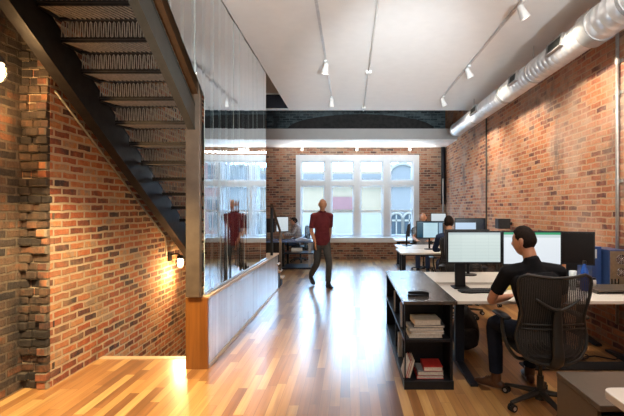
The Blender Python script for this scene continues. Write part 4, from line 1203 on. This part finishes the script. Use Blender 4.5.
def person(label, P, cat='person', shirt=None, trousers=None, shoe=None, skin=None, hair=None, hair_style='short', vox=.008, group=None, collar=False, sleeve=.62, only_upper=False):
    base = V(P['base'])
    t = thing('person', label, cat, base); bw = P.get('build', 1.0)
    pel, wai, che, nb = V(P['pelvis']), V(P['waist']), V(P['chest']), V(P['neck'])
    side = V(P['side']).normalized()                   # towards the one shoulder called A
    hc = V(P['head']); ax = head_axes(P['face'], P.get('head_up', (0,0,1)))
    shA, shB = V(P['shoulder_a']), V(P['shoulder_b'])
    def torso(bm, g, top=True):
        rows = [(pel-(wai-pel).normalized()*(.06 if g < 0 else -.05), (.135+g)*bw, (.10+g)*bw), (pel, (.165+g)*bw, (.118+g)*bw), (wai, (.140+g)*bw, (.105+g)*bw), (che, (.168+g)*bw, (.118+g)*bw), ((shA+shB)/2+V((0,0,-.015)), (.150+g)*bw, (.085+g)*bw), (nb, .065+g*.6, .060+g*.6)]
        loft(bm, rows, hint=side, n=24)
        for s in (shA, shB):                            # shoulder caps
            c = (shA+shB)/2
            loft(bm, [(c+(s-c)*.35+V((0,0,.015)), .062+g, .058+g), (s, .056+g, .056+g)], n=14)
    bm = NB()
    torso(bm, -.012)
    neck_top = hc+ax(V((0,-.025,-.06)))
    loft(bm, [(nb-V((0,0,.04)), .056, .056), ((nb+neck_top)/2, .054, .055), (neck_top, .052, .056)], hint=side, n=14)
    add_head(bm, hc, ax)
    for k in 'ab':
        sh = V(P['shoulder_'+k]); el = V(P['elbow_'+k]); wr = V(P['wrist_'+k])
        loft(bm, [(sh, .050), ((sh*.6+el*.4), .044), (el, .037), (el*.65+wr*.35, .039), (wr, .026)], n=12)
        hand(bm, wr, P.get('hand_dir_'+k) or (wr-el), P['palm_'+k], 1.0, P.get('curl', .35), 1 if k == 'a' else -1)
    if not only_upper:
        for k in 'ab':
            hp, kn, an, toe = (V(P[j+'_'+k]) for j in ('hip','knee','ankle','toe'))
            loft(bm, [(hp, .078), (hp*.5+kn*.5, .066), (kn, .050), (kn*.6+an*.4, .049), (an, .034)], n=12)
            fd = (toe-an); fd.z = 0; fd = fd.normalized()
            loft(bm, [(an-fd*.02+V((0,0,-.03)), .026), (an*.5+toe*.5+V((0,0,-.03)), .026,.016), (toe-(toe-an)*.25+V((0,0,-.004)), .022,.012)], n=10)
    fuse('body', bm, skin, t, vox, 3, base)
    # eyes
    for sd in (-1, 1):
        bm = NB(); ball(bm, hc+ax(V((sd*.031,.069,.008)))-base, .0112); e = build('eye', bm, M['lamp_white'], t, smooth=True)
        bm = NB(); ball(bm, hc+ax(V((sd*.031,.0775,.008)))-base, .0045); build('iris', bm, M['black'], e, smooth=True)
    if hair:
        bm = NB(); add_head(bm, hc, ax, 1.0, lambda d: hair_grow(d, hair_style), ears=False)
        for v in bm.verts: v.co += (v.co-hc).normalized()*.004*mnoise.noise(v.co*70)
        build('hair', bm, hair, t, smooth=True, offset=base)
    bm = NB(); torso(bm, .010)
    hem = P.get('hem', .10)
    dn = (pel-wai).normalized()
    loft(bm, [(pel+dn*hem, (.172)*bw, (.128)*bw), (pel, (.178)*bw, (.130)*bw), (wai, (.158)*bw, (.122)*bw)], hint=side, n=24, round_ends=False)
    for k in 'ab':
        sh = V(P['shoulder_'+k]); el = V(P['elbow_'+k])
        wr = V(P['wrist_'+k])
        if sleeve <= 1:
            e = sh.lerp(el, sleeve); loft(bm, [(sh, .064), (sh.lerp(el, sleeve*.5), .060), (e, .057)], n=14, round_ends=False)
        else:
            loft(bm, [(sh, .062), (sh.lerp(el,.5), .055), (el, .048), (el.lerp(wr,.5), .047), (el.lerp(wr,.92), .038)], n=14, round_ends=False)
    sh_o = fuse('shirt', bm, shirt, t, vox, 2, base)
    if collar:
        bm = NB(); tube(bm, [nb+V((.072*math.cos(a*PI/8),.068*math.sin(a*PI/8),.008*math.sin(a*PI/4)+.012)) - base for a in range(16)], .014, 8, closed=True); build('collar', bm, shirt, sh_o, smooth=True)
    if not only_upper:
        bm = NB()
        loft(bm, [(pel-dn*.06, .160*bw, .118*bw), (pel, .172*bw, .126*bw), (pel+dn*.09, .150*bw, .118*bw)], hint=side, n=22)
        for k in 'ab':
            hp, kn, an = (V(P[j+'_'+k]) for j in ('hip','knee','ankle'))
            loft(bm, [(hp.lerp(pel,.25), .094), (hp.lerp(kn,.12), .092), (hp.lerp(kn,.5), .080), (kn, .066), (kn.lerp(an,.5), .064), (an+(kn-an)*.05, .058)], n=16, round_ends=False)
        fuse('trousers', bm, trousers, t, vox, 2, base)
        for k in 'ab':
            an, toe = V(P['ankle_'+k]), V(P['toe_'+k])
            heel = V(P['heel_'+k]) if 'heel_'+k in P else None
            fd = (toe-an); L = fd.length
            up = V((0,0,1)); f2 = fd.copy(); f2.z = 0; f2.normalize()
            h = heel or (an-f2*.045+V((0,0,.040-an.z)))
            bm = NB(); hh = V((-f2.y, f2.x, 0))
            up_ = V((0,0,1))
            loft(bm, [(h, .036, .038), (h.lerp(toe,.28)+up_*.012, .038, .052), (h.lerp(toe,.50)+up_*.010, .043, .044), (h.lerp(toe,.72)+up_*.002, .048, .032), (h.lerp(toe,.92), .042, .024), (toe, .030, .018)], hint=hh, n=16)
            loft(bm, [(an+V((0,0,.005)), .045), (an-V((0,0,.045)), .046), (an-V((0,0,.075)), .042)], n=14)
            for q in (.42, .50, .58):
                cc = h.lerp(toe, q)+up_*(.058-.05*(q-.42)); tube(bm, [cc-hh*.022, cc+up_*.004, cc+hh*.022], .004, 5)
            z0 = -base.z
            s_o = build('shoe', bm, shoe, t, smooth=True, offset=base)
            bm = NB(); loft(bm, [(h-V((0,0,.030)), .037, .007), (h.lerp(toe,.3)-V((0,0,.032)), .038, .007), (h.lerp(toe,.62)-V((0,0,.024)), .048, .007), (toe-V((0,0,.011)), .032, .006)], hint=hh, n=12)
            build('sole', bm, P.get('sole') or M['black'], s_o, smooth=True, offset=base)
    return t

SK1 = skin_mat('skin_light', (.56,.27,.16)); SK2 = skin_mat('skin_tan', (.40,.19,.10))
HAIR_D = plain('hair_dark', (.013,.007,.0045), .85, var=.5, Specular_IOR_Level=.2, scale=60, bstr=.4); HAIR_G = plain('hair_grey', (.18,.15,.13), .6, var=.4, scale=60)
BROWN = plain('shoe_brown', (.085,.035,.016), .35, var=.2); BLK = plain('shoe_black', (.012,.011,.011), .4)

# man at the near desk, seen from behind
person('man in a black t-shirt seated at the near desk, seen from behind', dict(
    base=(1.50, 3.45, 0), side=(-1, .10, 0), build=1.06,
    pelvis=(1.53, 3.33, .60), waist=(1.51, 3.30, .78), chest=(1.475, 3.31, 1.00), neck=(1.455, 3.33, 1.175),
    head=(1.418, 3.39, 1.335), face=(-.62, .78, -.06),
    shoulder_a=(1.275, 3.36, 1.085), shoulder_b=(1.66, 3.32, 1.095),
    elbow_a=(1.195, 3.52, .835), wrist_a=(1.42, 3.72, .815), hand_dir_a=(.55, .8, .02), palm_a=(.2, 0, -1),
    elbow_b=(1.80, 3.52, .84), wrist_b=(1.62, 3.76, .82), hand_dir_b=(-.5, .8, .02), palm_b=(-.1, 0, -1),
    hip_a=(1.43, 3.36, .59), knee_a=(1.285, 3.70, .585), ankle_a=(1.305, 3.715, .125), toe_a=(1.165, 3.835, .030),
    hip_b=(1.63, 3.36, .59), knee_b=(1.70, 3.80, .575), ankle_b=(1.665, 3.86, .125), toe_b=(1.70, 4.05, .030),
    hem=.06, curl=.3, sole=plain('sole_tan', (.28,.17,.09), .6)),
    shirt=cloth('tshirt_black', (.007,.007,.009)), trousers=cloth('jeans_dark', (.009,.013,.026)), shoe=BROWN, skin=SK1, hair=HAIR_D, hair_style='crew', vox=.0065, sleeve=.66)

# man walking towards the camera
f = V((.42, -.9, 0)).normalized(); s_ = V((.9, .42, 0))
c = V((-.575, 8.53, 0))
def W(side_, fw, z): return tuple(c + s_*side_ + f*fw + V((0,0,z)))
person('bald man in a maroon shirt and grey trousers walking across the floor', dict(
    base=(c.x, c.y, 0), side=s_, build=.98,
    pelvis=W(0,0,.97), waist=W(0,.01,1.13), chest=W(0,.0,1.33), neck=W(0,.01,1.53), head=W(.0,.045,1.690), face=(.30,-.95,-.03),
    shoulder_a=W(.185,.0,1.455), shoulder_b=W(-.185,.0,1.455),
    elbow_a=W(.235,-.13,1.19), wrist_a=W(.20,-.10,.95), palm_a=tuple(-s_), hand_dir_a=(0,.1,-1),
    elbow_b=W(-.235,.0,1.17), wrist_b=W(-.20,.13,.93), palm_b=tuple(s_), hand_dir_b=tuple(f*.25-V((0,0,1))),
    hip_a=W(.085,.0,.92), knee_a=W(.09,.16,.50), ankle_a=W(.085,.13,.11), toe_a=W(.10,.32,.030),
    hip_b=W(-.085,.0,.92), knee_b=W(-.095,-.05,.49), ankle_b=W(-.095,-.40,.20), toe_b=W(-.09,-.24,.030), heel_b=W(-.095,-.43,.15),
    hem=.10, curl=.3),
    shirt=cloth('shirt_maroon', (.10,.016,.02)), trousers=cloth('trousers_grey', (.06,.06,.058)), shoe=BLK, skin=SK2, hair=None, vox=.008, collar=True, sleeve=.85)

# dark-haired worker in navy, seen from behind at the second row
def seated(label, x, y, face, zs, shirt, skin, hair, style, trousers, sleeve=.7, vox=.010):
    """seated at a desk; face: direction looked in"""
    f = V(face).normalized(); s = V((f.y, -f.x, 0)); c = V((x, y, 0)); zs -= .02
    def W(a, b, z): return tuple(c+s*a+f*b+V((0,0,z)))
    return person(label, dict(base=(x, y, 0), side=s, pelvis=W(0,-.02,.60), waist=W(0,-.05,.78), chest=W(0,-.02,1.0), neck=W(0,.02,1.18), head=W(0,.07,zs-.118), face=tuple(f+V((0,0,-.08))),
        shoulder_a=W(.185,0,1.09), shoulder_b=W(-.185,0,1.09), elbow_a=W(.24,.15,.86), elbow_b=W(-.24,.15,.86), wrist_a=W(.13,.38,.82), wrist_b=W(-.13,.38,.82), palm_a=(0,0,-1), palm_b=(0,0,-1),
        hand_dir_a=tuple(f), hand_dir_b=tuple(f), hip_a=W(.09,0,.58), hip_b=W(-.09,0,.58), knee_a=W(.12,.42,.57), knee_b=W(-.12,.42,.57), ankle_a=W(.12,.40,.12), ankle_b=W(-.12,.40,.12), toe_a=W(.13,.60,.03), toe_b=W(-.13,.60,.03), hem=.05),
        shirt=shirt, trousers=trousers, shoe=BLK, skin=skin, hair=hair, hair_style=style, vox=vox, sleeve=sleeve)
JN = cloth('jeans_blue', (.04,.06,.12))
seated('dark-haired worker in a navy top seated at the second row, seen from behind', 1.80, 7.53, (.06,1,0), 1.49, cloth('top_navy', (.02,.035,.075)), SK1, HAIR_D, 'short', JN, 1.5)
seated('balding worker facing the window side of the far monitors, only the head showing', 1.88, 10.68, (-.2,-1,0), 1.52, cloth('top_grey', (.2,.21,.23)), SK1, HAIR_G, 'stub', JN)
seated('worker in a checked shirt seated at the dark blue far table, in profile', -1.62, 12.56, (-1,-.25,0), 1.36, checked('checked_cloth'), SK1, HAIR_D, 'short', JN, 1.5)
